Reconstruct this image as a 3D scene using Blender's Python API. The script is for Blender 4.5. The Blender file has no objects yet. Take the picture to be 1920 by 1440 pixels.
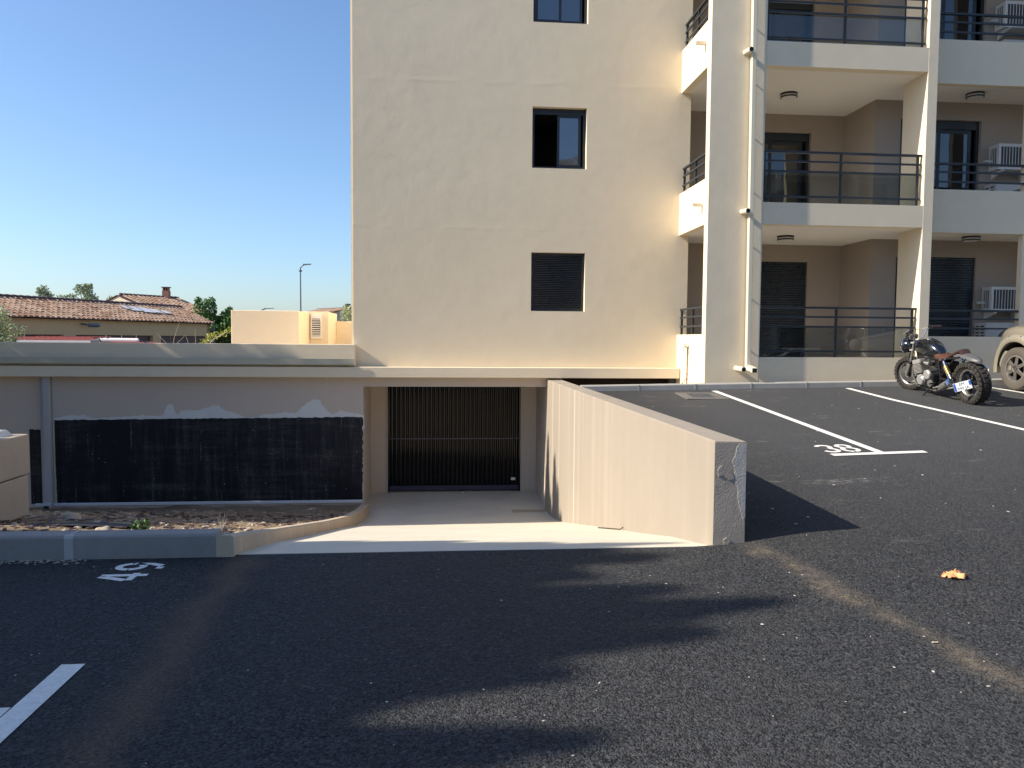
import bpy, bmesh, math, random
from mathutils import Vector, Matrix, Euler, noise
random.seed(7)
R = math.radians
S = bpy.context.scene
COL = S.collection

# ------------------------------------------------------------------ camera
YAW, PITCH, ROLL = 0.0903, 0.0574, 0.0073
_f = Vector((math.sin(YAW)*math.cos(PITCH), math.cos(YAW)*math.cos(PITCH), -math.sin(PITCH)))
_r = Vector((math.cos(YAW), -math.sin(YAW), 0)); _u = _r.cross(_f)
_r2 = _r*math.cos(ROLL) + _u*math.sin(ROLL); _u2 = _u*math.cos(ROLL) - _r*math.sin(ROLL)
cam = bpy.data.cameras.new('camera'); cam.sensor_width = 36; cam.lens = 36*1447.8/1920
cam.clip_start = .05; cam.clip_end = 2000
camo = bpy.data.objects.new('camera', cam); COL.objects.link(camo)
camo.matrix_world = Matrix(((_r2.x, _u2.x, -_f.x, 0), (_r2.y, _u2.y, -_f.y, 0), (_r2.z, _u2.z, -_f.z, 1.65), (0, 0, 0, 1)))
S.camera = camo

# ------------------------------------------------------------------ sky, sun, exposure
SUN_EL, SUN_AZ = R(35), R(263.5)
W = bpy.data.worlds.new('World'); S.world = W; W.use_nodes = True
_n = W.node_tree.nodes; _bg = _n['Background']
_sky = _n.new('ShaderNodeTexSky'); _sky.sky_type = 'NISHITA'; _sky.sun_disc = False
_sky.sun_elevation = SUN_EL; _sky.sun_rotation = SUN_AZ
_sky.air_density = 1.0; _sky.dust_density = 1.0; _sky.ozone_density = 5.6
W.node_tree.links.new(_sky.outputs[0], _bg.inputs[0]); _bg.inputs[1].default_value = .125
sun = bpy.data.lights.new('sun', 'SUN'); sun.energy = 4.9; sun.angle = R(.53); sun.color = (1, .90, .75)
suno = bpy.data.objects.new('sun', sun); COL.objects.link(suno)
_d = Vector((-math.sin(SUN_AZ)*math.cos(SUN_EL), -math.cos(SUN_AZ)*math.cos(SUN_EL), -math.sin(SUN_EL)))
suno.rotation_euler = _d.to_track_quat('-Z', 'Y').to_euler(); suno.location = (-40, -5, 40)
S.view_settings.view_transform = 'Standard'; S.view_settings.look = 'None'
S.view_settings.exposure = .70; S.view_settings.gamma = 1; S.view_settings.use_curve_mapping = False
S.render.engine = 'CYCLES'; S.cycles.max_bounces = 8; S.cycles.diffuse_bounces = 5

# ------------------------------------------------------------------ materials
class N:
    """small node builder"""
    def __init__(s, name):
        s.m = bpy.data.materials.new(name); s.m.use_nodes = True
        s.t = s.m.node_tree; s.b = s.t.nodes['Principled BSDF']; s.co = None
    def node(s, kind, **k):
        n = s.t.nodes.new(kind)
        for a, v in k.items():
            if a.startswith('i_'):
                key = a[2:]; key = int(key) if key.isdigit() else key.replace('_', ' ')
                s.put(n.inputs[key], v)
            else: setattr(n, a, v)
        return n
    def put(s, inp, v):
        if isinstance(v, bpy.types.NodeSocket): s.t.links.new(v, inp)
        else: inp.default_value = v
    def coord(s, scale=(1, 1, 1), rot=(0, 0, 0), loc=(0, 0, 0)):
        if s.co is None: s.co = s.t.nodes.new('ShaderNodeTexCoord').outputs['Object']
        mp = s.node('ShaderNodeMapping'); s.t.links.new(s.co, mp.inputs[0])
        mp.inputs['Scale'].default_value = scale; mp.inputs['Rotation'].default_value = rot; mp.inputs['Location'].default_value = loc
        return mp.outputs[0]
    def noise(s, scale, detail=3, rough=.55, vec=None, out=0):
        return s.node('ShaderNodeTexNoise', i_Vector=vec or s.coord(), i_Scale=scale, i_Detail=detail, i_Roughness=rough).outputs[out]
    def ramp(s, v, a, b, c0=0., c1=1.):
        return s.node('ShaderNodeMapRange', i_0=v, i_1=a, i_2=b, i_3=c0, i_4=c1).outputs[0]
    def math(s, op, a, b=0.):
        return s.node('ShaderNodeMath', operation=op, i_0=a, i_1=b).outputs[0]
    def mix(s, f, a, b, blend='MIX'):
        n = s.node('ShaderNodeMix', data_type='RGBA', blend_type=blend)
        s.put(n.inputs[0], f); s.put(n.inputs[6], a); s.put(n.inputs[7], b); return n.outputs[2]
    def bump(s, h, dist, prev=None, strength=1.):
        n = s.node('ShaderNodeBump', i_Height=h, i_Distance=dist, i_Strength=strength)
        if prev is not None: s.put(n.inputs['Normal'], prev)
        return n.outputs[0]
    def sep(s, v=None):
        n = s.node('ShaderNodeSeparateXYZ', i_0=v or s.coord()); return n.outputs
    def done(s, col, rough=.8, normal=None, metal=0., spec=.5, **k):
        s.put(s.b.inputs['Base Color'], col if not isinstance(col, tuple) else (*col[:3], 1)); s.put(s.b.inputs['Roughness'], rough)
        s.b.inputs['Metallic'].default_value = metal; s.b.inputs['Specular IOR Level'].default_value = spec
        if normal is not None: s.put(s.b.inputs['Normal'], normal)
        for a, v in k.items(): s.put(s.b.inputs[a.replace('_', ' ')], v)
        return s.m
def c4(c, k=1.): return (c[0]*k, c[1]*k, c[2]*k, 1)

def stucco(name, col, var=.06, fine=.0012, broad=.004, seams=(), streak=0., lines=0):
    n = N(name)
    big = n.noise(.55, 4); mid = n.noise(4.5, 4)
    f = n.math('ADD', n.math('MULTIPLY', big, .6), n.math('MULTIPLY', mid, .4))
    c = n.mix(n.ramp(f, .3, .7), c4(col, 1-var), c4(col, 1+var))
    if streak:
        st = n.noise(1, 3, .6, n.coord((5, 5, .12)))
        c = n.mix(n.ramp(st, .52, .72, 0, streak), c, c4(col, 1.22))
        st2 = n.noise(1, 3, .6, n.coord((2.3, 2.3, .1), loc=(7, 3, 1)))
        c = n.mix(n.ramp(st2, .5, .75, 0, streak*.6), c, c4(col, .8))
    if lines:   # pale lime runs left by water
        l1 = n.ramp(n.noise(1, 2, .5, n.coord((0, 5.2, .02))), .585, .64); l2 = n.ramp(n.sep()[1], 9.2, 12.5)
        c = n.mix(n.math('MULTIPLY', n.math('MULTIPLY', l1, l2), .45), c, (.62, .58, .51, 1))
    b = n.bump(n.noise(70, 2), fine)
    b = n.bump(n.noise(1, 4, .6, n.coord((2.4, 2.4, 2.4))), broad*1.6, b)
    if seams:
        z = n.sep()[2]
        for s in seams:   # render joints at the floors: a shallow wavy ridge
            zz = n.math('ADD', n.math('SUBTRACT', z, s), n.math('MULTIPLY', n.noise(.8, 3), .16))
            r_ = n.ramp(n.math('ABSOLUTE', n.math('SUBTRACT', zz, .08)), 0, .07, 1, 0)
            b = n.bump(n.math('MULTIPLY', r_, n.ramp(n.noise(1.7, 2), .40, .75)), .0022, b)
    return n.done(c, .9, b, spec=.2)

def paint(name, col, rough=.45, metal=0., var=.05, spec=.5, coat=0., bump=0.):
    n = N(name)
    c = n.mix(n.noise(3, 4), c4(col, 1-var), c4(col, 1+var))
    r_ = n.ramp(n.noise(9, 4), .3, .7, max(0, rough-.06), min(1, rough+.08))
    nn = n.bump(n.noise(160, 2), bump) if bump else None
    return n.done(c, r_, nn, metal, spec, Coat_Weight=coat, Coat_Roughness=.08)

FAC = (.775, .665, .49); TAU = (.56, .475, .395)
M = {}
M['facade'] = stucco('cream_render', FAC, .045, .0014, .0034, seams=(3.86, 6.72, 9.5))
M['pier'] = stucco('cream_render_pier', (.76, .655, .485), .05, .0014, .003)
M['taupe'] = stucco('taupe_render', TAU, .04, .0010, .002)
M['ramp_wall'] = stucco('taupe_render_streaked', (.315, .272, .222), .05, .0012, .003, streak=.42, lines=1)
M['loggia'] = stucco('brown_loggia_paint', (.37, .31, .255), .04, .0008, .0015)
M['soffit'] = stucco('white_soffit', (.82, .78, .71), .02, .0005, .0008)
M['inside'] = paint('interior_paint', (.30, .28, .26), .9)
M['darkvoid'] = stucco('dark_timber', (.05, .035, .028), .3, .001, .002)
M['plaster'] = stucco('primer_patch', (.66, .66, .62), .08, .001, .002)
M['smear'] = stucco('filler_smear', (.44, .42, .395), .12, .004, .008)
M['end_face'] = stucco('rough_end_render', (.36, .315, .27), .09, .003, .006, streak=.3)
M['alu'] = paint('anthracite_aluminium', (.018, .024, .034), .42, var=.1)
M['shutter'] = paint('anthracite_shutter', (.024, .030, .040), .3, var=.08)
M['rail'] = paint('anthracite_rail', (.022, .028, .036), .45, var=.1)
M['white_pvc'] = paint('cream_pvc', (.72, .65, .49), .4)
M['gutter'] = paint('cream_gutter', (.50, .47, .36), .45)
M['grey_pvc'] = paint('grey_pvc', (.42, .41, .41), .45)
M['base_trim'] = paint('pale_trim', (.66, .66, .68), .5)
M['hole'] = paint('pipe_inside', (.02, .02, .02), .8)
M['ac'] = paint('ac_casing', (.62, .62, .60), .45)
M['ac_dark'] = paint('ac_grille', (.03, .035, .045), .5)
_g = N('gate_paint'); M['gate'] = _g.done((.003, .0035, .005), .10, spec=.5, IOR=1.45)
M['gate_bar'] = paint('gate_bottom_bar', (.03, .03, .07), .35)
M['sticker'] = paint('sticker', (.7, .7, .66), .5)
M['lamp_black'] = paint('lamp_black', (.02, .02, .02), .4)
M['lamp_white'] = paint('lamp_diffuser', (.75, .73, .68), .35)
M['louvre'] = paint('louvre_white', (.75, .75, .74), .4)

def glass_dark(name, col=(.012, .016, .024), ior=2.5):
    n = N(name); return n.done(c4(col), .03, n.bump(n.noise(1.3, 2), .004), spec=.5, IOR=ior)
M['pane'] = glass_dark('window_glass')
def glass_clear(name, tint=(.72, .76, .76)):
    n = N(name); n.done((1, 1, 1), .0, spec=.5)
    t = n.node('ShaderNodeBsdfTransparent'); t.inputs[0].default_value = (*tint, 1)
    g = n.node('ShaderNodeBsdfGlossy'); g.inputs['Roughness'].default_value = .0; g.inputs[0].default_value = (1, 1, 1, 1)
    fr = n.node('ShaderNodeFresnel'); fr.inputs[0].default_value = 1.8
    ge = n.node('ShaderNodeNewGeometry'); front = n.math('SUBTRACT', 1., ge.outputs['Backfacing'])
    mx = n.node('ShaderNodeMixShader', i_0=n.math('MULTIPLY', fr.outputs[0], front), i_1=t.outputs[0], i_2=g.outputs[0])
    n.t.links.new(mx.outputs[0], n.t.nodes['Material Output'].inputs[0]); return n.m
M['balustrade'] = glass_clear('balustrade_glass')
M['balc_door'] = glass_dark('balcony_door_glass', (.010, .012, .015), 1.9)

def asphalt():
    n = N('asphalt')
    P = n.coord(); x, y, z = n.sep(P)
    v = n.node('ShaderNodeTexVoronoi', i_Vector=P, i_Scale=92.); v2 = n.node('ShaderNodeTexVoronoi', i_Vector=P, i_Scale=62.)
    cr = n.node('ShaderNodeSeparateColor', i_0=v.outputs['Color']).outputs[0]
    cr2 = n.node('ShaderNodeSeparateColor', i_0=v2.outputs['Color']).outputs[1]
    c = n.mix(n.ramp(cr, 0, 1), (.007, .0075, .009, 1), (.077, .080, .085, 1))
    c = n.mix(n.ramp(cr2, .93, .99, 0, .6), c, (.13, .125, .115, 1))
    big = n.noise(.35, 5, .6); mid = n.noise(2.2, 5, .65)
    c = n.mix(n.ramp(big, .35, .65, 0, .5), c, n.mix(.5, c, (.05, .05, .05, 1)))
    c = n.mix(n.ramp(mid, .45, .8, 0, .22), c, (.075, .07, .065, 1))
    # paler grey on the sloping bays; pale scuff marks dragged across them
    lot = n.math('MULTIPLY', n.ramp(x, 2.6, 4.2), n.ramp(y, 5.4, 9.5))
    c = n.mix(n.math('MULTIPLY', lot, .40), c, (.112, .114, .118, 1))
    sc = n.noise(1, 5, .65, n.coord((1.1, 4.2, 1), rot=(0, 0, .16)))
    sc2 = n.noise(9, 3, .6, n.coord((1, 2.2, 1)))
    sm = n.math('MULTIPLY', n.ramp(sc, .60, .74), n.ramp(sc2, .42, .62))
    c = n.mix(n.math('MULTIPLY', n.math('MULTIPLY', sm, n.ramp(x, 2.2, 3.4)), n.ramp(y, 3.2, 7, .15, .55)), c, (.30, .285, .26, 1))
    sm2 = n.math('MULTIPLY', n.ramp(n.noise(1, 4, .6, n.coord((3.1, 1.3, 1), rot=(0, 0, .5), loc=(4, 9, 0))), .66, .78), n.ramp(n.noise(26, 2), .5, .66))
    c = n.mix(n.math('MULTIPLY', sm2, .4), c, (.2, .19, .17, 1))
    # fine sand washed along the two paving joints
    near = n.ramp(y, 5.75, 6.05, 1, 0)
    wob = n.math('MULTIPLY', n.math('SUBTRACT', n.noise(1.3, 5, .7), .5), .46)
    d1 = n.math('ADD', n.math('SUBTRACT', n.math('SUBTRACT', x, 2.47), n.math('MULTIPLY', n.math('SUBTRACT', 5.95, y), .135)), wob)
    gr = n.ramp(n.noise(75, 3, .7), .36, .62)
    e1 = n.math('MULTIPLY', n.ramp(n.math('ABSOLUTE', d1), .0, .16, 1, 0), n.math('MULTIPLY', near, n.ramp(gr, 0, 1, .2, 1)))
    e1 = n.math('MULTIPLY', e1, n.ramp(n.noise(2.6, 5, .65), .34, .66, .12, .9)); e1 = n.math('MULTIPLY', e1, n.ramp(n.noise(13, 4, .7), .38, .6, .35, 1))
    c = n.mix(e1, c, (.28, .222, .155, 1))
    wob2 = n.math('MULTIPLY', n.math('SUBTRACT', n.noise(.8, 4, .6), .5), .7)
    d2 = n.math('ADD', n.math('SUBTRACT', n.math('SUBTRACT', x, -1.54), n.math('MULTIPLY', n.math('SUBTRACT', 5.95, y), .08)), wob2)
    e2 = n.math('MULTIPLY', n.ramp(n.math('ABSOLUTE', d2), .0, .19, 1, 0), n.math('MULTIPLY', near, n.ramp(gr, 0, 1, .1, .9)))
    c = n.mix(n.math('MULTIPLY', e2, .7), c, (.19, .135, .085, 1))
    h = n.ramp(v.outputs['Distance'], 0, .6, 1, 0)
    b = n.bump(h, .0065); b = n.bump(n.noise(38, 3, .6), .006, b); b = n.bump(n.noise(3, 3), .006, b)
    return n.done(c, n.ramp(cr, 0, 1, .62, .85), b, spec=.10)
M['asphalt'] = asphalt()

def concrete(name, col, var=.1, bump=.002, pores=True, joints=False, stain=0.):
    n = N(name)
    c = n.mix(n.ramp(n.noise(1.1, 6, .62), .3, .7), c4(col, 1-var), c4(col, 1+var))
    c = n.mix(n.ramp(n.noise(14, 4), .55, .8, 0, .3), c, c4(col, .72))
    if stain: c = n.mix(n.ramp(n.noise(1, 4, .6, n.coord((6, 6, .6))), .5, .75, 0, stain), c, c4(col, 1.5))
    b = n.bump(n.noise(90, 3), bump); b = n.bump(n.noise(5, 4), bump*2.5, b)
    if pores: b = n.bump(n.ramp(n.node('ShaderNodeTexVoronoi', i_Vector=n.coord(), i_Scale=22.).outputs['Distance'], .04, .12), .002, b)
    return n.done(c, .88, b, spec=.25)
M['ramp'] = concrete('pale_ramp_concrete', (.62, .57, .465), .07, .0012, False)
M['kerb_grey'] = concrete('grey_kerb_concrete', (.275, .262, .245), .12, .003, True, stain=.25)
M['kerb_pale'] = concrete('pale_kerb_concrete', (.40, .385, .35), .10, .002, True)
M['kerb_tan'] = concrete('tan_kerb_concrete', (.50, .405, .30), .10, .002, False, stain=.3)
M['mortar'] = concrete('mortar', (.42, .42, .41), .1)
M['block'] = concrete('block_concrete', (.40, .345, .28), .06, .0015, False)
M['paving'] = concrete('path_concrete', (.42, .39, .34), .12, .003)
M['frame_conc'] = concrete('cover_frame_concrete', (.15, .14, .125), .2, .003)

def dirt():
    n = N('sandy_dirt')
    c = n.mix(n.ramp(n.noise(1.6, 6, .65), .3, .7), (.19, .135, .085, 1), (.37, .285, .195, 1))
    c = n.mix(n.ramp(n.noise(11, 5, .7), .55, .72, 0, .8), c, (.065, .05, .038, 1))
    c = n.mix(n.ramp(n.noise(30, 3, .7), .6, .72, 0, .7), c, (.42, .37, .30, 1))
    b = n.bump(n.noise(8, 6, .7), .05); b = n.bump(n.noise(40, 4, .7), .012, b)
    return n.done(c, .95, b, spec=.1)
M['dirt'] = dirt()

def bitumen():
    n = N('bitumen_coating')
    c = (.0055, .0065, .011, 1)
    a = n.ramp(n.noise(1, 6, .72, n.coord((1.1, 1, .45))), .40, .62)
    st = n.ramp(n.noise(1, 5, .7, n.coord((13, 1, .7))), .45, .68)
    st2 = n.ramp(n.noise(1, 5, .7, n.coord((.8, 1, 9))), .48, .66)
    g = n.ramp(n.noise(60, 3, .7), .38, .62)
    f = n.math('MULTIPLY', n.math('MULTIPLY', a, n.math('ADD', n.math('MULTIPLY', st, .6), n.math('MULTIPLY', st2, .5))), g)
    c = n.mix(n.math('MULTIPLY', f, .9), c, (.17, .17, .155, 1))
    dr = n.math('MULTIPLY', n.ramp(n.noise(1, 3, .6, n.coord((15, 1, .55), loc=(3, 0, 2))), .64, .70), n.ramp(n.noise(30, 3, .7), .45, .6))
    c = n.mix(n.math('MULTIPLY', dr, .5), c, (.24, .24, .23, 1))
    v = n.node('ShaderNodeTexVoronoi', i_Vector=n.coord((1, 0, 1)), i_Scale=9.)
    rnd = n.node('ShaderNodeSeparateColor', i_0=v.outputs['Color'])
    sp = n.math('MULTIPLY', n.ramp(n.math('ADD', v.outputs['Distance'], n.math('MULTIPLY', n.noise(55, 2), .12)), .12, .16, 1, 0), n.ramp(rnd.outputs[0], .76, .82))
    c = n.mix(n.math('MULTIPLY', sp, .8), c, (.42, .41, .39, 1))
    b = n.bump(n.noise(45, 3), .002); b = n.bump(st2, .001, b)
    return n.done(c, n.ramp(f, 0, .4, .5, .85), b, spec=.3)
M['bitumen'] = bitumen()

def marking():
    n = N('road_paint')
    c = n.mix(n.ramp(n.noise(26, 4, .7), .35, .62), (.70, .69, .65, 1), (.82, .80, .75, 1))
    wear = n.ramp(n.noise(85, 3, .7), .64, .72)
    c = n.mix(n.math('MULTIPLY', wear, .85), c, (.05, .05, .05, 1))
    v = n.node('ShaderNodeTexVoronoi', i_Vector=n.coord(), i_Scale=105.)
    return n.done(c, .7, n.bump(n.ramp(v.outputs['Distance'], 0, .6, 1, 0), .0022), spec=.3)
M['marking'] = marking()

def tile():
    n = N('roof_tile')
    r_ = n.node('ShaderNodeTexVoronoi', i_Vector=n.coord((1/.36, 1/.36, 1/.36)), i_Scale=1.).outputs['Color']
    rr = n.node('ShaderNodeSeparateColor', i_0=r_)
    c = n.mix(rr.outputs[0], (.23, .125, .08, 1), (.47, .32, .225, 1))
    c = n.mix(n.ramp(n.noise(.7, 5, .6), .4, .7, 0, .6), c, (.30, .235, .175, 1))
    return n.done(c, .85, n.bump(n.noise(30, 3), .006), spec=.2)
M['tile'] = tile()
M['tile_dark'] = paint('ridge_tile', (.07, .035, .035), .7, var=.3)
M['house_wall'] = stucco('ochre_house_render', (.54, .385, .215), .06)
M['white_wall'] = stucco('white_house_render', (.50, .43, .34), .05)
M['door_red'] = paint('oxblood_door', (.055, .018, .022), .5)
M['door_dark'] = paint('dark_glazing', (.04, .05, .055), .3)
M['chimney'] = stucco('chimney_brick', (.34, .17, .12), .15)

def leaf(name, a, b, trans=.25):
    n = N(name)
    oi = n.noise(1.7, 3, .6); oi2 = n.noise(23, 2)
    c = n.mix(n.ramp(n.math('ADD', n.math('MULTIPLY', oi, .5), n.math('MULTIPLY', oi2, .5)), .35, .65), (*a, 1), (*b, 1))
    return n.done(c, .6, spec=.25, Subsurface_Weight=0.)
M['leaf_dark'] = leaf('dark_leaf', (.035, .085, .022), (.12, .22, .055))
M['leaf_olive'] = leaf('olive_leaf', (.20, .25, .13), (.38, .43, .27))
M['leaf_lime'] = leaf('lime_leaf', (.16, .20, .03), (.33, .37, .07))
M['leaf_cyp'] = leaf('cypress_leaf', (.018, .035, .014), (.045, .075, .028))
M['bark'] = stucco('bark', (.11, .085, .06), .25, .01, .02)
M['twig'] = paint('dry_twig', (.42, .38, .32), .8)

M['rubber'] = paint('tyre_rubber', (.035, .032, .029), .8, var=.25, spec=.3, bump=.0006)
M['rubber_dusty'] = paint('dusty_tyre_rubber', (.095, .083, .07), .85, var=.2, spec=.25, bump=.0006)
M['black_metal'] = paint('black_metal', (.012, .012, .013), .38)
M['gloss_black'] = paint('gloss_black_paint', (.006, .007, .010), .12, coat=1.)
M['alloy'] = paint('cast_alloy', (.62, .61, .58), .34, metal=.7, var=.15)
M['steel'] = paint('brushed_steel', (.42, .42, .42), .3, metal=1.)
M['chrome'] = paint('chrome', (.72, .74, .77), .1, metal=1.)
M['gold'] = paint('gold_shock', (.55, .38, .12), .3, metal=.9)
M['fork_grey'] = paint('fork_grey', (.22, .215, .205), .4, metal=.5)
M['leather'] = paint('brown_leather', (.085, .036, .023), .5, var=.25, bump=.001)
M['leather_dark'] = paint('dark_brown_leather', (.055, .027, .021), .5, var=.25, bump=.001)
M['fender_grey'] = paint('grey_fender', (.10, .10, .105), .45)
M['plate_white'] = paint('plate_white', (.75, .76, .78), .4, var=.02)
M['plate_blue'] = paint('plate_blue', (.02, .09, .45), .4, var=.02)
M['ink'] = paint('plate_ink', (.012, .012, .014), .5)
M['lens'] = paint('lamp_lens', (.55, .58, .6), .08, spec=.8)
M['champagne'] = paint('champagne_paint', (.275, .25, .195), .32, metal=.35, coat=.6)
M['champagne_flare'] = paint('champagne_flare', (.265, .24, .188), .42, metal=.2)
M['silver'] = paint('silver_paint', (.48, .49, .50), .3, metal=.4, coat=.7)
M['rim_grey'] = paint('grey_alloy_rim', (.155, .14, .125), .45, metal=.5)
M['rim_edge'] = paint('bright_rim_edge', (.55, .53, .5), .3, metal=.8)
M['carglass'] = glass_dark('car_glass', (.010, .012, .014), 1.7)
M['arch'] = paint('arch_liner', (.010, .010, .010), .9)
M['tail_red'] = paint('tail_lamp', (.35, .01, .01), .2)
M['fire_red'] = paint('fire_red', (.42, .035, .03), .4)
M['ladder_red'] = paint('ladder_red', (.46, .12, .10), .5)
M['ladder_white'] = paint('ladder_white', (.72, .70, .68), .45)
M['orange'] = paint('orange_beacon', (.65, .16, .02), .4)
M['pole'] = paint('galvanised_pole', (.13, .15, .17), .5, metal=.3)
M['leaf_orange'] = paint('dry_orange_leaf', (.85, .40, .17), .6, var=.35)
M['chip'] = paint('pale_chip', (.62, .57, .50), .8, var=.2)
M['rock'] = concrete('tan_rock', (.42, .35, .27), .15, .006)
M['matt_black'] = paint('matt_black_surface', (.012, .013, .016), .7)
M['copper'] = paint('red_brown_pipe', (.30, .13, .09), .5)
M['tap'] = paint('tap_metal', (.42, .40, .36), .4, metal=.6)
M['grate'] = paint('tan_grate', (.45, .37, .25), .6)
M['ground'] = concrete('earth', (.22, .19, .14), .2, .02)
M['opp'] = stucco('opposite_render', (.60, .53, .43), .04)

# ------------------------------------------------------------------ mesh helpers
class MB:
    def __init__(s): s.v = []; s.f = []
    def quad(s, *p):
        i = len(s.v); s.v += [tuple(q) for q in p]; s.f.append(tuple(range(i, i+len(p)))); return s
    def box(s, x0, x1, y0, y1, z0, z1):
        i = len(s.v)
        s.v += [(x, y, z) for z in (z0, z1) for y in (y0, y1) for x in (x0, x1)]
        for f in ((0, 2, 3, 1), (4, 5, 7, 6), (0, 1, 5, 4), (2, 6, 7, 3), (0, 4, 6, 2), (1, 3, 7, 5)): s.f.append(tuple(i+a for a in f))
        return s
    def hexa(s, pts):  # 4 bottom + 4 top points
        i = len(s.v); s.v += [tuple(p) for p in pts]
        for f in ((3, 2, 1, 0), (4, 5, 6, 7), (0, 1, 5, 4), (1, 2, 6, 5), (2, 3, 7, 6), (3, 0, 4, 7)): s.f.append(tuple(i+a for a in f))
        return s
    def obox(s, c, ax, hx, hy, hz):  # oriented box; ax = 3x3 Matrix
        P = []
        for sz in (-1, 1):
            for sx, sy in ((-1, -1), (1, -1), (1, 1), (-1, 1)): P.append(Vector(c) + ax @ Vector((sx*hx, sy*hy, sz*hz)))
        return s.hexa(P)
    def prism(s, poly, axis, a0, a1):
        def P(p, a): return {'x': (a, p[0], p[1]), 'y': (p[0], a, p[1]), 'z': (p[0], p[1], a)}[axis]
        i = len(s.v); n = len(poly)
        s.v += [P(p, a0) for p in poly] + [P(p, a1) for p in poly]
        s.f.append(tuple(i+k for k in range(n))); s.f.append(tuple(i+n+k for k in reversed(range(n))))
        for k in range(n): s.f.append((i+k, i+n+k, i+n+(k+1) % n, i+(k+1) % n))
        return s
    def loft(s, rings, close=True, caps=True):
        i = len(s.v); n = len(rings[0])
        for r_ in rings: s.v += [tuple(p) for p in r_]
        for a in range(len(rings)-1):
            for k in range(n if close else n-1):
                s.f.append((i+a*n+k, i+a*n+(k+1) % n, i+(a+1)*n+(k+1) % n, i+(a+1)*n+k))
        if caps:
            s.f.append(tuple(i+k for k in reversed(range(n)))); b = i+(len(rings)-1)*n; s.f.append(tuple(b+k for k in range(n)))
        return s
    def tube(s, path, r, n=8, caps=True):
        path = [Vector(p) for p in path]; rr = r if isinstance(r, (list, tuple)) else [r]*len(path); rings = []
        up = Vector((0, 0, 1)); prev = None
        for k, p in enumerate(path):
            t = (path[min(k+1, len(path)-1)] - path[max(k-1, 0)]).normalized()
            if prev is None:
                a = t.cross(up if abs(t.z) < .9 else Vector((1, 0, 0))).normalized()
            else:
                a = (prev - t*prev.dot(t)).normalized()
            prev = a; b = t.cross(a)
            rings.append([p + (a*math.cos(2*math.pi*q/n) + b*math.sin(2*math.pi*q/n))*rr[k] for q in range(n)])
        return s.loft(rings, True, caps)
    def lathe(s, prof, axis='x', c=(0, 0, 0), n=24, closed=False, phase=0.):  # prof: (radius, along)
        i = len(s.v); m = len(prof)
        for q in range(n):
            t = 2*math.pi*q/n + phase; cs, sn = math.cos(t), math.sin(t)
            for r_, a in prof:
                p = {'x': (a, r_*cs, r_*sn), 'y': (r_*cs, a, r_*sn), 'z': (r_*cs, r_*sn, a)}[axis]
                s.v.append((p[0]+c[0], p[1]+c[1], p[2]+c[2]))
        for q in range(n):
            w = (q+1) % n
            for k in range(m if closed else m-1):
                k2 = (k+1) % m; s.f.append((i+q*m+k, i+w*m+k, i+w*m+k2, i+q*m+k2))
        if not closed:
            if prof[0][0] > 1e-6: s.f.append(tuple(i+q*m for q in range(n)))
            if prof[-1][0] > 1e-6: s.f.append(tuple(i+q*m+m-1 for q in reversed(range(n))))
        return s
    def xf(s, mat, start=0):
        for k in range(start, len(s.v)): s.v[k] = tuple(mat @ Vector(s.v[k]))
        return s
    def build(s, name, m, parent=None, smooth=False, bevel=0, seg=1, loc=None, kind=None, label=None, weld=True, angle=35):
        me = bpy.data.meshes.new(name); me.from_pydata(s.v, [], s.f)
        bm = bmesh.new(); bm.from_mesh(me)
        if weld: bmesh.ops.remove_doubles(bm, verts=bm.verts, dist=1e-5)
        bmesh.ops.recalc_face_normals(bm, faces=bm.faces)
        if bevel:
            ed = [e for e in bm.edges if len(e.link_faces) == 2 and e.calc_face_angle(0) > R(30)]
            bmesh.ops.bevel(bm, geom=ed, offset=bevel, segments=seg, affect='EDGES', profile=.6, clamp_overlap=True)
        if smooth:
            for f in bm.faces: f.smooth = True
            for e in bm.edges:
                if len(e.link_faces) == 2 and e.calc_face_angle(0) > R(angle): e.smooth = False
        bm.to_mesh(me); bm.free(); me.materials.append(M[m])
        o = bpy.data.objects.new(name, me); COL.objects.link(o)
        if parent is not None: o.parent = parent
        if loc: o.location = loc
        if kind: o['kind'] = kind
        if label: o['label'] = label
        return o

def thing(name, label, cat, loc=(0, 0, 0), rot=(0, 0, 0), group=None):
    o = bpy.data.objects.new(name, None); COL.objects.link(o); o.empty_display_size = .2
    o.location = loc; o.rotation_euler = rot; o['label'] = label; o['category'] = cat
    if group: o['group'] = group
    return o
def tag(o, label, cat, group=None):
    o['label'] = label; o['category'] = cat
    if group: o['group'] = group
    return o
def part(mb, name, m, root, **k):   # mesh given in world coordinates, root not rotated
    l = root.location
    return mb.build(name, m, root, loc=(-l.x, -l.y, -l.z), **k)
def struct(mb, name, m, **k): return mb.build(name, m, kind='structure', **k)
def dup(o, parent=None, **k):
    c = o.copy(); COL.objects.link(c); c.parent = parent if parent is not None else None
    for a, v in k.items(): c[a] = v
    return c
def dup_tree(o, loc, rot=None, label=None):
    c = dup(o); c.location = loc
    if rot: c.rotation_euler = rot
    if label: c['label'] = label
    for ch in list(o.children):
        d = dup(ch, c)
        for g in list(ch.children): dup(g, d)
    return c
def B(*a): return MB().box(*a)
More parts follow.
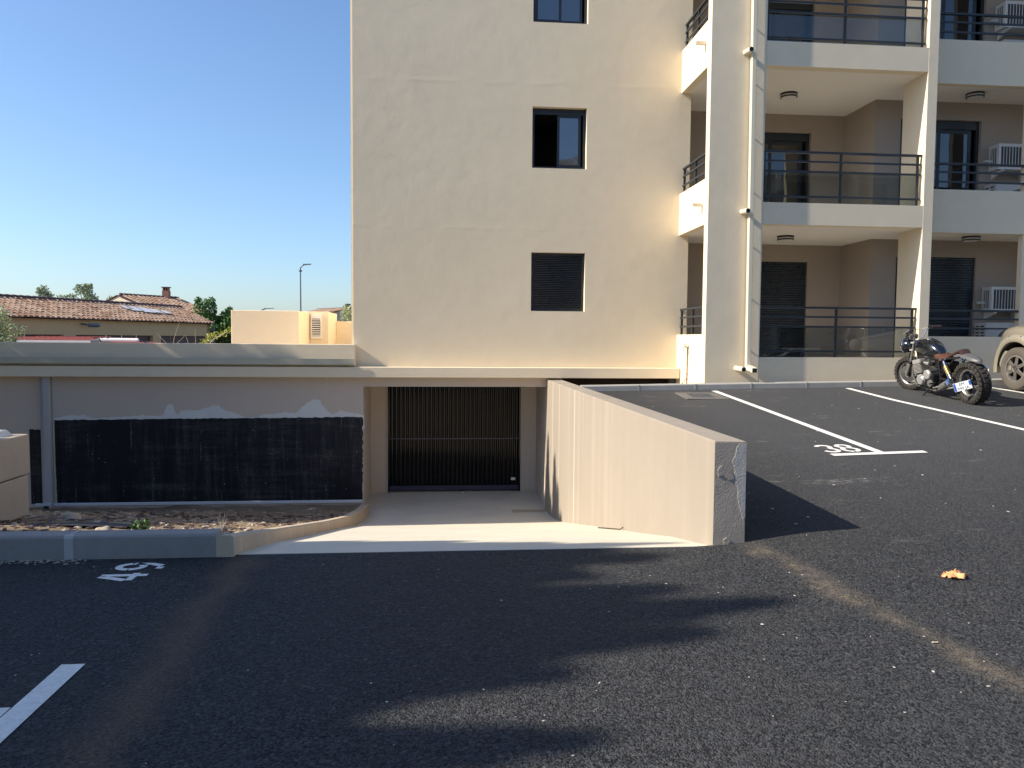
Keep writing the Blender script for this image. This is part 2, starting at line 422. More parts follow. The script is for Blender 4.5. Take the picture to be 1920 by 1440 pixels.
def holes_wall(x0, x1, z0, z1, y0, y1, holes):
    """a wall slab along X with rectangular openings (hx0,hx1,hz0,hz1) and closed reveals"""
    mb = MB(); xs = sorted({x0, x1, *[h[0] for h in holes], *[h[1] for h in holes]}); zs = sorted({z0, z1, *[h[2] for h in holes], *[h[3] for h in holes]})
    xs = [x for x in xs if x0 <= x <= x1]; zs = [z for z in zs if z0 <= z <= z1]
    nx, nz = len(xs)-1, len(zs)-1
    solid = [[not any(h[0] <= (xs[i]+xs[i+1])/2 <= h[1] and h[2] <= (zs[j]+zs[j+1])/2 <= h[3] for h in holes) for j in range(nz)] for i in range(nx)]
    for i in range(nx):
        for j in range(nz):
            if not solid[i][j]: continue
            a, b, c, d = xs[i], xs[i+1], zs[j], zs[j+1]
            mb.quad((a, y0, c), (b, y0, c), (b, y0, d), (a, y0, d)); mb.quad((a, y1, c), (a, y1, d), (b, y1, d), (b, y1, c))
            if i == 0 or not solid[i-1][j]: mb.quad((a, y0, c), (a, y0, d), (a, y1, d), (a, y1, c))
            if i == nx-1 or not solid[i+1][j]: mb.quad((b, y0, c), (b, y1, c), (b, y1, d), (b, y0, d))
            if j == 0 or not solid[i][j-1]: mb.quad((a, y0, c), (a, y1, c), (b, y1, c), (b, y0, c))
            if j == nz-1 or not solid[i][j+1]: mb.quad((a, y0, d), (b, y0, d), (b, y1, d), (a, y1, d))
    return mb
def sm(a, b, x): t = min(1, max(0, (x-a)/(b-a))); return t*t*(3-2*t)
def hz(x, y):   # height of the asphalt
    sp = .09*.3*math.log1p(math.exp(min(60, (y-4.92)/.3)))
    cross = .0177*(max(x, 2.4)-3.4)*sm(3.5, 7, y)
    b = sm(1.9, 3.1, x); b += (1-b)*sm(6, 7.5, y)
    return b*(sp+cross)
def ramp_z(y):
    P = ((5.95, .004), (7.0, -.19), (8, -.41), (10.4, -.92), (13.25, -1.54), (14.2, -1.70), (14.9, -1.775), (15.4, -1.79), (17.3, -1.715))
    for (a, za), (b, zb) in zip(P, P[1:]):
        if y <= b: return za + (zb-za)*(max(y, a)-a)/(b-a)
    return P[-1][1]

# ------------------------------------------------------------------ ground
mb = MB(); mb.quad((-600, -600, -2.62), (600, -600, -2.62), (600, 900, -2.62), (-600, 900, -2.62)); struct(mb, 'ground', 'ground')
xs = [-40, -25, -15, -9, -6, -4, -2.5, -1.7, -.8, 0, .8, 1.4] + [1.8+.1*i for i in range(7)] + [2.432] + [2.6+.15*i for i in range(7)] + [4.2, 5, 6, 7, 8, 9, 10, 11, 12, 14, 18, 24, 40]
ys = [-40, -25, -15, -8, -4, -1, 1, 2, 2.8, 3.4] + [3.8+.2*i for i in range(11)] + [5.96] + [6.2+.3*i for i in range(6)] + [8.4, 9.2, 10, 11, 12, 13, 13.4]
xs = sorted(set(round(x, 4) for x in xs)); ys = sorted(set(round(y, 4) for y in ys))
mb = MB()
for i in range(len(xs)-1):
    for j in range(len(ys)-1):
        if ys[j] >= 5.95 and xs[i] < 2.43: continue
        a, b, c, d = xs[i], xs[i+1], ys[j], ys[j+1]
        mb.quad((a, c, hz(a, c)), (b, c, hz(b, c)), (b, d, hz(b, d)), (a, d, hz(a, d)))
mb.quad((-40, 5.96, 0), (-1.66, 5.96, 0), (-1.66, 5.96, -.12), (-40, 5.96, -.12))
struct(mb, 'asphalt', 'asphalt', smooth=True)

# concrete ramp down to the garage
mb = MB(); yy = [5.955, 6.3, 6.65, 7, 7.5, 8, 8.8, 9.6, 10.4, 11.3, 12.3, 13.25, 13.7, 14.2, 14.6, 14.9, 15.15, 15.4, 16.2, 17.3]
for a, b in zip(yy, yy[1:]):
    mb.quad((-1.72, a, ramp_z(a)), (2.2, a, ramp_z(a)), (2.2, b, ramp_z(b)), (-1.72, b, ramp_z(b)))
mb.quad((-1.72, 5.955, .004), (2.2, 5.955, .004), (2.2, 5.955, -.15), (-1.72, 5.955, -.15))
struct(mb, 'concrete_ramp', 'ramp', smooth=True)

# sandy strip sloping down beside the ramp, left of the pale kerb
def kx(y): return -1.69 + (y-5.9)*.0135       # left edge of the tan kerb
def ktop(y):
    P = ((5.9, .165), (7.85, -.25), (10.4, -.79), (12.4, -1.19), (14.1, -1.47), (15.3, -1.60))
    for (a, za), (b, zb) in zip(P, P[1:]):
        if y <= b: return za+(zb-za)*(y-a)/(b-a)
    return P[-1][1]
def dirt_z(x, y):
    base = ktop(y)-.035 if y < 15.3 else -1.62
    up = max(0, -2.2-x)*.045*sm(6.4, 8.5, y)*sm(15.4, 12, y)
    nz = noise.noise(Vector((x*1.1, y*1.1, 3)))*.05 + noise.noise(Vector((x*3.6, y*3.6, 9)))*.025
    return base + up + nz*sm(6.1, 6.6, y)*sm(-1.75, -2.1, x) - .02
mb = MB(); nx, ny = 90, 110
g = [[None]*(ny+1) for _ in range(nx+1)]
for i in range(nx+1):
    for j in range(ny+1):
        y = 6.03 + (15.39-6.03)*j/ny; xl, xr = -9.2, kx(y)+.02; x = xl + (xr-xl)*(i/nx)**.75
        g[i][j] = (x, y, dirt_z(x, y))
for i in range(nx):
    for j in range(ny): mb.quad(g[i][j], g[i+1][j], g[i+1][j+1], g[i][j+1])
struct(mb, 'dirt_strip', 'dirt', smooth=True)

# ------------------------------------------------------------------ garage podium (under and left of the block)
pod = thing('garage_podium', 'low taupe garage storey with a projecting ledge, parapet and black bitumen coating', 'garage', (-3, 15.4, -1.8))
part(holes_wall(-12, 2.40, -2.5, .89, 15.4, 15.7, [(-1.555, 2.085, -2.4, .705)]), 'front_wall', 'taupe', pod)
part(B(-12, 4.772, 15.2, 15.498, .892, 1.098), 'ledge', 'facade', pod, bevel=.008)
part(B(-12, -1.70, 15.302, 15.497, 1.102, 1.535), 'parapet', 'facade', pod, bevel=.008)
part(B(-12, -1.752, 15.5, 31, .95, 1.2), 'roof_slab', 'taupe', pod)
gp = [(15.155, 1.255), (15.155, 1.142), (15.30, 1.142), (15.30, 1.255), (15.29, 1.255), (15.29, 1.152), (15.165, 1.152), (15.165, 1.255)]
part(MB().prism(gp, 'x', -12, -1.69), 'gutter', 'gutter', pod)
part(B(-1.9, -1.557, 15.702, 17.2, -2.4, .9), 'recess_wall', 'taupe', pod)
part(B(2.087, 2.4, 15.702, 17.2, -2.4, .9), 'recess_wall', 'taupe', pod)
part(holes_wall(-1.555, 2.085, -2.4, .9, 17.0, 17.25, [(-1.184, 1.736, -2.5, .80)]), 'recess_back_wall', 'taupe', pod)
part(B(-1.9, 2.4, 15.702, 19, .902, 1.05), 'recess_ceiling', 'soffit', pod)
part(B(-1.3, 1.9, 17.24, 17.34, -1.9, .85), 'gate_backing', 'inside', pod)
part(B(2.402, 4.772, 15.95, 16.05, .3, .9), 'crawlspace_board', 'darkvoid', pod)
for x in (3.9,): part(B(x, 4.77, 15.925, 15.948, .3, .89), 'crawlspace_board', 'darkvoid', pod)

# bitumen coating with its ragged primer edge
def U(px): return -7.391 + (px-100)*.010034
def V(py): return .06 - (py-787)*.01064
def ragged(a, b, n, amp):
    o = []
    for k in range(n+1):
        t = k/n; o.append((a[0]+(b[0]-a[0])*t+random.uniform(-amp, amp)*(0 < k < n), a[1]+(b[1]-a[1])*t+random.uniform(-amp, amp)*(0 < k < n)))
    return o
top = ragged((U(102), .055), (U(680), .105), 90, .008)
right = ragged((U(681), .10), (U(680), -1.545), 34, .014)
left = ragged((U(104), -1.56), (U(100), .05), 40, .006)
part(MB().prism(top + right[1:] + left[:-1], 'y', 15.3945, 15.3995), 'bitumen_coating', 'bitumen', pod)
part(MB().prism(ragged((-7.83, -.12), (-7.63, -.135), 10, .008) + ragged((-7.615, -.15), (-7.61, -1.56), 26, .012) + [(-7.83, -1.56)], 'y', 15.3945, 15.3995), 'bitumen_coating', 'bitumen', pod, label='narrow black coating strip left of the grey downpipe')
pr = [(100, 784), (130, 779), (140, 778.5), (155, 779), (164, 781), (172, 784.5), (200, 783), (240, 780), (262, 779), (295, 781), (303, 777), (308, 764), (312, 759), (320, 760), (324, 771), (329, 779), (334, 771), (350, 770), (365, 771), (375, 768), (386, 764), (395, 760.5), (405, 762), (415, 768), (435, 775), (450, 781), (466, 784), (478, 782), (490, 778.5), (505, 777), (520, 776), (532, 773.5), (540, 775), (552, 777), (558, 771), (565, 763), (575, 755), (588, 749.5), (599, 752), (602, 760), (607, 765), (614, 773), (622, 778), (630, 775), (638, 770.5), (648, 773), (655, 774.5), (668, 776), (681, 780)]
pts = []
for (a, b), (c, d) in zip(pr, pr[1:]):
    for t in (0, .2, .4, .6, .8): pts.append((U(a+(c-a)*t)+random.uniform(-.006, .006), V(b+(d-b)*t)+random.choice((.4, 1, 1.6))*random.uniform(-.014, .012)))
pts.append((U(683), V(780)))
bot = [(U(684), -.1), (U(679.5), -.2), (U(678), .04), (U(101), .0)]
part(MB().prism(pts + bot, 'y', 15.3965, 15.3998), 'primer_patch', 'plaster', pod)
part(MB().prism([(15.372, -1.556), (15.372, -1.60), (15.399, -1.612), (15.399, -1.545)], 'x', -7.75, -1.572), 'base_trim', 'base_trim', pod)
# drips of render under the ledge
for x, w, d in ((-7.2, .08, .02), (-5.6, .12, .015), (-2.28, .06, .03), (-1.75, .09, .02), (-3.9, .1, .012)):
    part(MB().prism([(x, .892), (x+w, .892), (x+w*.7, .892-d*.6), (x+w*.35, .892-d)], 'y', 15.385, 15.3995), 'render_drip', 'plaster', pod)

# steel gate at the bottom of the ramp, each rib a part
gate = thing('garage_gate', 'black corrugated garage gate at the bottom of the concrete ramp', 'gate', (.276, 17.0, -1.7))
NR = 30; w = (1.70+1.15)/NR
rib = [(0, 0), (w*.12, 0)] + [(w*(.56-.44*math.cos(math.pi*k/8)), -.052*math.sin(math.pi*k/8)) for k in range(1, 8)] + [(w, 0), (w, .012), (0, .012)]
r0 = None
for k in range(NR):
    if r0 is None:
        r0 = MB().prism(rib, 'z', .11, 2.50).build('gate_rib', 'gate', gate, smooth=True, angle=32); o = r0
    else: o = dup(r0, gate)
    o.location = (-1.15-.276+k*w, .058, 0)
part(B(-1.15, 1.70, 16.995, 17.03, -1.69, -1.585), 'bottom_rail', 'gate_bar', gate, bevel=.006)
for a, b in ((-1.184, -1.152), (1.702, 1.736)): part(B(a, b, 16.985, 17.06, -1.715, .80), 'gate_frame', 'gate', gate)
part(B(-1.19, -1.184, 16.96, 16.998, -1.70, .70), 'guide_rail', 'base_trim', gate)
part(B(-1.15, 1.70, 17.005, 17.012, -.555, -.53).xf(Matrix.Translation((0, .004, 0))), 'rivet_strip', 'gate_bar', gate)
part(B(1.53, 1.625, 16.99, 16.994, -1.475, -1.415).xf(Matrix.Translation((0, .0, 0))), 'warning_sticker', 'sticker', gate)

# retaining wall between ramp and bays
rw = thing('retaining_wall', 'long streaked taupe wall between the concrete ramp and the sloping bays', 'wall', (2.3, 6, 0))
mb = MB().hexa([(2.164, 5.95, -.3), (2.430, 5.95, -.3), (2.40, 15.398, -2.4), (2.09, 15.398, -2.4), (2.164, 5.95, .856), (2.430, 5.95, .850), (2.40, 15.398, .85), (2.09, 15.398, .85)])
part(mb, 'wall_body', 'ramp_wall', rw, bevel=.012, seg=2)
part(B(2.166, 2.427, 5.944, 5.9495, -.2, .845), 'end_render', 'end_face', rw)
sp_ = [(2.425, .83), (2.37, .835), (2.345, .80), (2.335, .74), (2.31, .69), (2.335, .62), (2.33, .54), (2.36, .47), (2.365, .38), (2.39, .28), (2.412, .22), (2.426, .24)]
part(MB().prism(sp_, 'y', 5.9405, 5.946), 'filler_smear', 'smear', rw)
lump = [(2.19, .62), (2.22, .66), (2.27, .63), (2.31, .60), (2.33, .55), (2.28, .54), (2.24, .58), (2.20, .57)]
part(MB().prism(lump, 'y', 5.938, 5.946), 'render_lump', 'end_face', rw)
part(MB().prism([(2.25, .06), (2.28, .075), (2.31, .05), (2.29, .02), (2.26, .02)], 'y', 5.936, 5.946), 'render_lump', 'end_face', rw)

# kerbs
kg = thing('grey_kerb', 'dark grey concrete kerb along the sandy strip at the left', 'kerb', (-2, 5.95, 0))
def kerb_prof(y0, y1, z0, z1, r_=.022): return [(y0, z0), (y0, z1-r_), (y0+r_*.35, z1-r_*.3), (y0+r_*1.2, z1), (y1, z1), (y1, z0)]
for a, b in ((-9.8, -8.8), (-8.79, -7.79), (-7.78, -6.78), (-6.77, -5.77), (-5.76, -4.76), (-4.75, -3.75), (-3.74, -2.755), (-2.735, -1.692)):
    part(MB().prism(kerb_prof(5.90, 6.05, -.1, .182), 'x', a, b), 'kerb_stone', 'kerb_grey', kg)
part(MB().prism(kerb_prof(5.898, 6.04, -.1, .1815), 'x', -2.78, -2.715), 'mortar_joint', 'mortar', kg)
kt = thing('tan_kerb', 'tan concrete kerb running down the left edge of the ramp', 'kerb', (-1.6, 6, 0))
rings = []
for k in range(27):
    y = 5.9 + (15.3-5.9)*k/26; x = kx(y); t = ktop(y)
    rings.append([(x, y, t-.4), (x, y, t), (x+.11, y, t), (x+.128, y, t-.014), (x+.134, y, t-.4)])
part(MB().loft(rings), 'kerb_run', 'kerb_tan', kt, smooth=True, angle=25)
kr = thing('upper_kerb', 'pale kerb at the head of the sloping bays in front of the block', 'kerb', (4, 13.4, .8))
x = 2.44
while x < 13.2:
    x2 = x+1.03; zt = hz(x, 13.4)+.105; zt2 = hz(x2, 13.4)+.105
    P = []
    for xx, z in ((x+.004, zt), (x2-.004, zt2)):
        P.append([(xx, 13.40, z-.3), (xx, 13.40, z-.02), (xx, 13.415, z), (xx, 13.55, z), (xx, 13.55, z-.3)])
    part(MB().loft(P), 'kerb_stone', 'kerb_pale', kr)
    mb = MB().hexa([(x2-.012, 13.396, zt2-.3), (x2+.012, 13.396, zt2-.3), (x2+.012, 13.5, zt2-.3), (x2-.012, 13.5, zt2-.3), (x2-.012, 13.396, zt2-.004), (x2+.012, 13.396, zt2-.004), (x2+.012, 13.5, zt2-.004), (x2-.012, 13.5, zt2-.004)])
    part(mb, 'mortar_joint', 'mortar', kr); x = x2
mb = MB()
for a in range(12):
    xa, xb = 2.41+a*.95, 2.41+(a+1)*.95
    mb.quad((xa, 13.55, hz(xa, 13.4)-.16), (xb, 13.55, hz(xb, 13.4)-.16), (xb, 16, hz(xb, 13.4)-.16), (xa, 16, hz(xa, 13.4)-.16))
struct(mb, 'footpath', 'paving')

# drain grate across the ramp foot and pit cover in the lot
dg = thing('drain_grate', 'tan slotted drain grate at the foot of the ramp', 'drain', (1.78, 15.22, -1.79))
part(B(1.40, 2.09, 15.12, 15.145, -1.80, -1.772), 'grate_frame', 'grate', dg); part(B(1.40, 2.09, 15.295, 15.32, -1.80, -1.772), 'grate_frame', 'grate', dg)
for k in range(14): part(B(1.41+k*.05, 1.436+k*.05, 15.145, 15.295, -1.80, -1.774), 'grate_bar', 'grate', dg)
pc = thing('pit_cover', 'small rectangular drain cover in a pale concrete surround near the upper kerb', 'drain cover', (4.38, 12.72, hz(4.38, 12.72)))
sl = Matrix.Translation((4.38, 12.72, hz(4.38, 12.72)+.002)) @ Matrix.Rotation(math.atan(.09), 4, 'X')
for a in ((-.36, .36, -.33, -.20), (-.36, .36, .20, .33), (-.36, -.20, -.20, .20), (.20, .36, -.20, .20)):
    part(B(a[0], a[1], a[2], a[3], -.02, .006).xf(sl), 'cover_surround', 'frame_conc', pc)
part(B(-.198, .198, -.198, .198, -.05, -.002).xf(sl), 'cover_plate', 'matt_black', pc)
for k in range(5): part(B(-.18, .18, -.17+k*.075, -.135+k*.075, -.002, .004).xf(sl), 'cover_bar', 'pole', pc)

# ------------------------------------------------------------------ apartment block
apt = thing('apartment_building', 'cream rendered apartment block with dark windows and deep balconies', 'building', (4, 15.5, .8))
WX0, WX1 = 1.773, 2.866
WZ = [(2.229, 3.404), (5.07, 6.271), (7.907, 9.10)]
part(holes_wall(-1.747, 4.99, 1.10, 12.2, 15.5, 15.78, [(WX0, WX1, a, b) for a, b in WZ]), 'main_wall', 'facade', apt)
part(B(-1.746, -1.45, 15.782, 24, 1.2, 12.2), 'side_wall', 'facade', apt)
part(B(4.75, 4.988, 15.782, 24, .7, 12.2), 'inner_wall', 'inside', apt)
part(B(-1.44, 4.74, 23.7, 24, .7, 12.2), 'rear_wall', 'facade', apt)
part(B(-1.746, 4.985, 15.5, 24, 12.21, 12.5), 'roof_slab', 'soffit', apt); part(B(4.99, 13.2, 13.99, 24, 12.21, 12.5), 'roof_slab', 'soffit', apt)
for z in (4.0, 6.85, 9.7): part(B(-1.44, 4.74, 15.79, 23.69, z-.2, z), 'inner_floor', 'inside', apt)
part(B(-1.44, 4.74, 19, 19.1, 1.2, 12.2), 'inner_partition', 'inside', apt)
# sliding windows of the gable wall
def window(a, b, state):
    y0, y1 = 15.62, 15.68; fw = .055
    fr = part(holes_wall(WX0, WX1, a, b, y0, y1, [(WX0+fw, WX1-fw, a+fw, b-fw)]), 'window', 'alu', apt)
    L = apt.location; mid = (WX0+WX1)/2
    def sub(mb, name, m, **k): return mb.build(name, m, fr, **k)
    if state == 'shut':
        st = []
        n = 30; zt, zb = b-fw, a+fw; h = (zt-zb)/n
        for k in range(n): st += [(15.650, zt-k*h), (15.628, zt-(k+.35)*h), (15.632, zt-(k+.8)*h), (15.650, zt-(k+.92)*h)]
        st += [(15.66, zb), (15.66, zt)]
        sub(MB().prism(st, 'x', WX0+fw+.003, WX1-fw-.003), 'roller_shutter', 'shutter')
        return
    def sash(x0, x1, y):
        sub(holes_wall(x0, x1, a+fw, b-fw-.06, y, y+.022, [(x0+.05, x1-.05, a+fw+.05, b-fw-.11)]), 'sash', 'alu')
        sub(B(x0+.05, x1-.05, y+.008, y+.014, a+fw+.05, b-fw-.11), 'pane', 'pane')
    sub(B(WX0+fw, WX1-fw, 15.63, 15.668, b-fw-.06, b-fw), 'shutter_box', 'alu')
    if state == 'open': sash(mid-.03, WX1-fw-.04, 15.645)
    else: sash(WX0+fw, mid+.03, 15.628); sash(mid-.03, WX1-fw-.04, 15.652)
window(*WZ[0], 'shut'); window(*WZ[1], 'open'); window(*WZ[2], 'closed')

# balcony tower: piers, beams, slabs, back walls
part(B(4.79, 5.82, 13.78, 13.975, .6, 12.2), 'pier', 'pier', apt, bevel=.006)
part(B(8.9, 9.095, 13.78, 14.54, .6, 12.2), 'fin_wall', 'pier', apt, bevel=.006)
part(B(11.37, 11.62, 14.36, 14.50, .6, 12.2), 'pier', 'pier', apt, bevel=.006)
part(B(13.0, 13.2, 13.99, 24, .6, 12.2), 'side_wall', 'facade', apt)
BZ = [(.6, 1.36), (3.79, 4.19), (6.63, 7.065), (9.47, 9.91)]
RZ = [(.6, 1.775), (3.79, 4.62), (6.63, 7.46), (9.47, 10.3)]
for a, b in BZ: part(B(5.822, 8.898, 13.782, 13.975, a, b), 'balcony_beam', 'pier', apt)
for a, b in RZ:
    part(B(9.097, 12.99, 14.352, 14.50, a, b), 'balcony_front', 'facade', apt)
    part(B(4.79, 4.945, 13.977, 15.498, max(a, .6), b), 'balcony_side', 'facade', apt)
for z0, z1 in ((.6, 1.21), (3.79, 4.05), (6.63, 6.89), (9.47, 9.73)):
    part(B(4.947, 8.898, 13.977, 16.648, z0, z1), 'balcony_slab', 'soffit', apt)
    part(B(8.90, 9.095, 14.542, 15.438, z0, z1), 'balcony_slab', 'soffit', apt)
    part(B(9.097, 12.99, 14.502, 15.438, z0, z1), 'balcony_slab', 'soffit', apt)
LV = [(1.21, 3.42), (4.05, 6.25), (6.89, 9.09)]
part(holes_wall(4.992, 8.858, 1.0, 12.2, 16.65, 16.9, [(6.30, 8.09, a, b) for a, b in LV]), 'loggia_wall', 'loggia', apt)
part(B(8.86, 8.95, 15.642, 16.9, 1.0, 12.2), 'loggia_return', 'loggia', apt)
part(holes_wall(8.86, 12.99, 1.0, 12.2, 15.44, 15.64, [(9.42, 11.19, a, b+.02) for a, b in LV]), 'loggia_wall', 'loggia', apt)
part(B(4.995, 12.98, 17.6, 17.7, 1, 12.2), 'inner_partition', 'inside', apt)

def shutter_panel(x0, x1, a, b, y):
    n = int((b-a)/.052); h = (b-a)/n; st = []
    for k in range(n): st += [(y, b-k*h), (y-.013, b-(k+.3)*h), (y-.013, b-(k+.75)*h), (y, b-(k+.94)*h)]
    st += [(y+.02, a), (y+.02, b)]
    part(MB().prism(st, 'x', x0, x1), 'roller_shutter', 'shutter', apt)
def balcony_door(x0, x1, a, b, y):
    fw = .06; y1 = y+.06
    fr = part(holes_wall(x0, x1, a, b, y, y1, [(x0+fw, x1-fw, a+fw, b-.17)]), 'balcony_door', 'alu', apt)
    mid = (x0+x1)/2
    for u, v, yy in ((x0+fw, mid+.04, y+.004), (mid-.04, x1-fw-.09, y+.03)):
        holes_wall(u, v, a+fw, b-.17, yy, yy+.024, [(u+.07, v-.07, a+fw+.08, b-.25)]).build('door_leaf', 'alu', fr)
        B(u+.07, v-.07, yy+.009, yy+.015, a+fw+.08, b-.25).build('door_pane', 'balc_door', fr)
shutter_panel(6.302, 8.088, LV[0][0], LV[0][1], 16.72); balcony_door(6.302, 8.088, *LV[1], 16.74); balcony_door(6.302, 8.088, *LV[2], 16.74)
shutter_panel(9.422, 11.188, LV[0][0], LV[0][1]+.02, 15.50); balcony_door(9.422, 11.188, LV[1][0], LV[1][1]+.02, 15.51); balcony_door(9.422, 11.188, LV[2][0], LV[2][1]+.02, 15.51)
# overflow spouts sticking out of the balcony sides: small square pipes
for z in (7.09, 4.165): part(B(4.60, 4.788, 14.06, 14.115, z-.03, z+.025), 'overflow_spout', 'facade', apt)

# railings
def railing(label, a, b, top, bars, base, posts, glass=None, r_=.02, group='balcony railings'):
    """a, b: ends (x,y); bars, base, glass in z"""
    a, b = Vector((*a, 0)), Vector((*b, 0)); d = (b-a); L = d.length; d.normalize(); n = Vector((-d.y, d.x, 0))
    t = thing('balcony_railing', label, 'railing', (a.x, a.y, base), (0, 0, math.atan2(d.y, d.x)), group)
    p0 = None
    for k in posts:
        x = k*L
        if p0 is None: p0 = B(-.017, .017, -.02, .02, 0, top-base-.041).build('post', 'rail', t); p0.location = (x, 0, 0)
        else: o = dup(p0, t); o.location = (x, 0, 0)
    B(-.03, L+.03, -.028, .028, top-base-.04, top-base).build('handrail', 'rail', t, bevel=.004)
    b0 = None
    for z in bars:
        if b0 is None: b0 = B(0, L, -.012, .012, -.017, .017).build('rail_bar', 'rail', t); b0.location = (0, -.022, z-base)
        else: o = dup(b0, t); o.location = (0, -.022, z-base)
    if glass:
        xs_ = [k*L for k in posts]
        for u, v in zip(xs_, xs_[1:]): B(u+.025, v-.025, .012, .02, glass[0]-base, glass[1]-base).build('glass_panel', 'balustrade', t)
    return t
H = 2.842
for k, nm in ((0, 'ground floor'), (1, 'first floor'), (2, 'second floor')):
    q = k*H
    base = BZ[k][1]
    where = ('beside the motorcycle', 'above the first beam', 'at the top edge of the picture')[k]
    railing('dark glazed %s railing of the left bay, %s' % (nm, where), (5.85, 13.88), (8.87, 13.88), 2.303+q, (2.112+q, 1.930+q, 1.475+q), base, (.005, .49, .985), (base+.02, 1.925+q))
    railing('dark open %s railing of the right balcony bay in front of the outdoor units' % nm, (9.11, 14.42), (12.95, 14.42), 2.303+q, (2.12+q, 1.935+q), RZ[k][1], (.01, .33, .63, .985))
    railing('short side railing on the %s lit panel left of the pier' % nm, (4.87, 15.47), (4.87, 14.0), 2.303+q, (2.12+q, 1.935+q), RZ[k][1], (.02, .5, .985))

# ceiling lights
cl0 = None
for x, y, z, lb in ((6.93, 15.27, 6.63, 'round black and white ceiling light in the first floor left balcony'), (10.6, 14.85, 6.63, 'round black and white ceiling light in the first floor right balcony'),
                    (6.93, 15.25, 3.79, 'round black and white ceiling light in the ground floor left balcony'), (10.6, 14.8, 3.79, 'round black and white ceiling light in the ground floor right balcony')):
    if cl0 is None:
        cl0 = thing('ceiling_light', lb, 'ceiling light', (x, y, z), group='balcony ceiling lights')
        MB().lathe([(.165, -.001), (.165, -.035), (.155, -.036)], 'z', n=32).build('light_base', 'lamp_black', cl0, smooth=True)
        MB().lathe([(.15, -.034), (.158, -.05), (.158, -.062), (.14, -.092), (.0, -.098)], 'z', n=32).build('diffuser', 'lamp_white', cl0, smooth=True)
        MB().lathe([(.163, -.062), (.168, -.07), (.166, -.082), (.150, -.088), (.150, -.07)], 'z', n=32, closed=True).build('trim_ring', 'lamp_black', cl0, smooth=True)
    else: dup_tree(cl0, (x, y, z), label=lb)

# air conditioners
def ac_top(loc, label):
    t = thing('outdoor_unit', label, 'air conditioner', loc, group='outdoor air conditioning units')
    w, d, h = .80, .30, .52
    holes_wall(0, w, 0, h, -d, -d+.02, [(.05, w-.05, .06, h-.06)]).build('front_frame', 'ac', t)
    B(0, w, -d+.022, 0, 0, h).build('casing', 'ac', t, bevel=.006)
    B(.05, w-.05, -d+.012, -d+.0215, .06, h-.06).build('grille_back', 'ac_dark', t)
    g0 = None
    for k in range(10):
        if g0 is None: g0 = B(-.006, .006, -d+.001, -d+.010, .06, h-.06).build('grille_bar', 'ac', t); o = g0
        else: o = dup(g0, t)
        o.location = (.11+k*.065, 0, 0)
    B(-.006, -.001, -d+.08, -.06, .08, h-.07).build('side_grille', 'ac_dark', t)
    for k in range(3): B(-.010, -.0065, -d+.105+k*.05, -d+.125+k*.05, .08, h-.07).build('side_bar', 'ac', t)
    for x in (.08, .68):
        MB().prism([(0.15, -.03), (0.15, -.19), (.11, -.19), (-d-.02, -.035), (-d-.02, -.005), (.15, -.005)], 'x', x, x+.035).build('wall_bracket', 'ac', t)
    B(-.16, -.01, -.12, -.07, .17, .215).build('pipe_cover', 'ac', t)
    return t
def ac_low(loc, label):
    t = thing('outdoor_unit', label, 'air conditioner', loc, group='outdoor air conditioning units')
    w, d, h = .92, .36, .86
    B(0, w, -d, 0, .03, h).build('casing', 'ac', t, bevel=.008)
    MB().lathe([(.30, -.012), (.325, -.012), (.33, .0), (.30, .0)], 'y', (.50, -d-.001, .43), 36, closed=True).build('fan_ring', 'ac', t, smooth=True)
    MB().lathe([(.295, 0.), (.0, 0.)], 'y', (.50, -d-.003, .43), 36).build('fan_opening', 'ac_dark', t)
    for k in range(9):
        rr = .06+.027*k
        MB().lathe([(rr, -.002), (rr+.006, -.002), (rr+.006, .003), (rr, .003)], 'y', (.50, -d-.008, .43), 32, closed=True).build('guard_ring', 'ac', t)
    l0 = None
    for k in range(11):
        for y in (-d+.07, -d+.22):
            if l0 is None: l0 = B(-.005, -.001, 0, .10, 0, .028).build('side_louvre', 'ac_dark', t); o = l0
            else: o = dup(l0, t)
            o.location = (0, y, .12+k*.065)
    for x in (.1, .72): B(x, x+.08, -d-.02, .02, 0, .028).build('foot', 'ac_dark', t)
    return t
ac_top((11.36, 15.42, 5.22), 'white outdoor unit on wall brackets on the first floor right balcony'); ac_low((11.20, 15.30, 4.05), 'white fan outdoor unit on the first floor right balcony floor')
ac_top((11.33, 15.42, 2.30), 'white outdoor unit on wall brackets above the silver beige car'); ac_low((11.10, 15.28, 1.21), 'white fan outdoor unit behind the silver beige car bonnet')
ac_top((11.37, 15.42, 8.07), 'white outdoor unit on wall brackets on the second floor right balcony'); ac_low((11.24, 15.30, 6.89), 'white fan outdoor unit on the second floor right balcony floor')

# downpipes
dp = thing('downpipe', 'square cream downpipe running down the front of the wide pier', 'downpipe', (5.56, 13.7, 1.1), group='rainwater downpipes')
def pipe_at(z0, z1, x0, x1): return MB().hexa([(x0, 13.655, z0), (x0+.082, 13.655, z0), (x0+.082, 13.75, z0), (x0, 13.75, z0), (x1, 13.655, z1), (x1+.082, 13.655, z1), (x1+.082, 13.75, z1), (x1, 13.75, z1)])
part(pipe_at(1.17, 12.2, 5.535, 5.47), 'pipe', 'white_pvc', dp, bevel=.012, seg=2)
for z in (1.52, 2.47, 3.42, 4.40, 5.36, 6.33, 7.30, 8.27):
    xx = 5.535-(z-1.17)*.0059
    for dz in (0,): part(B(xx+.03, xx+.065, 13.746, 13.779, z+dz, z+dz+.008), 'pipe_bracket', 'white_pvc', dp)
sh = Matrix.Translation((5.535, 13.70, 1.17))
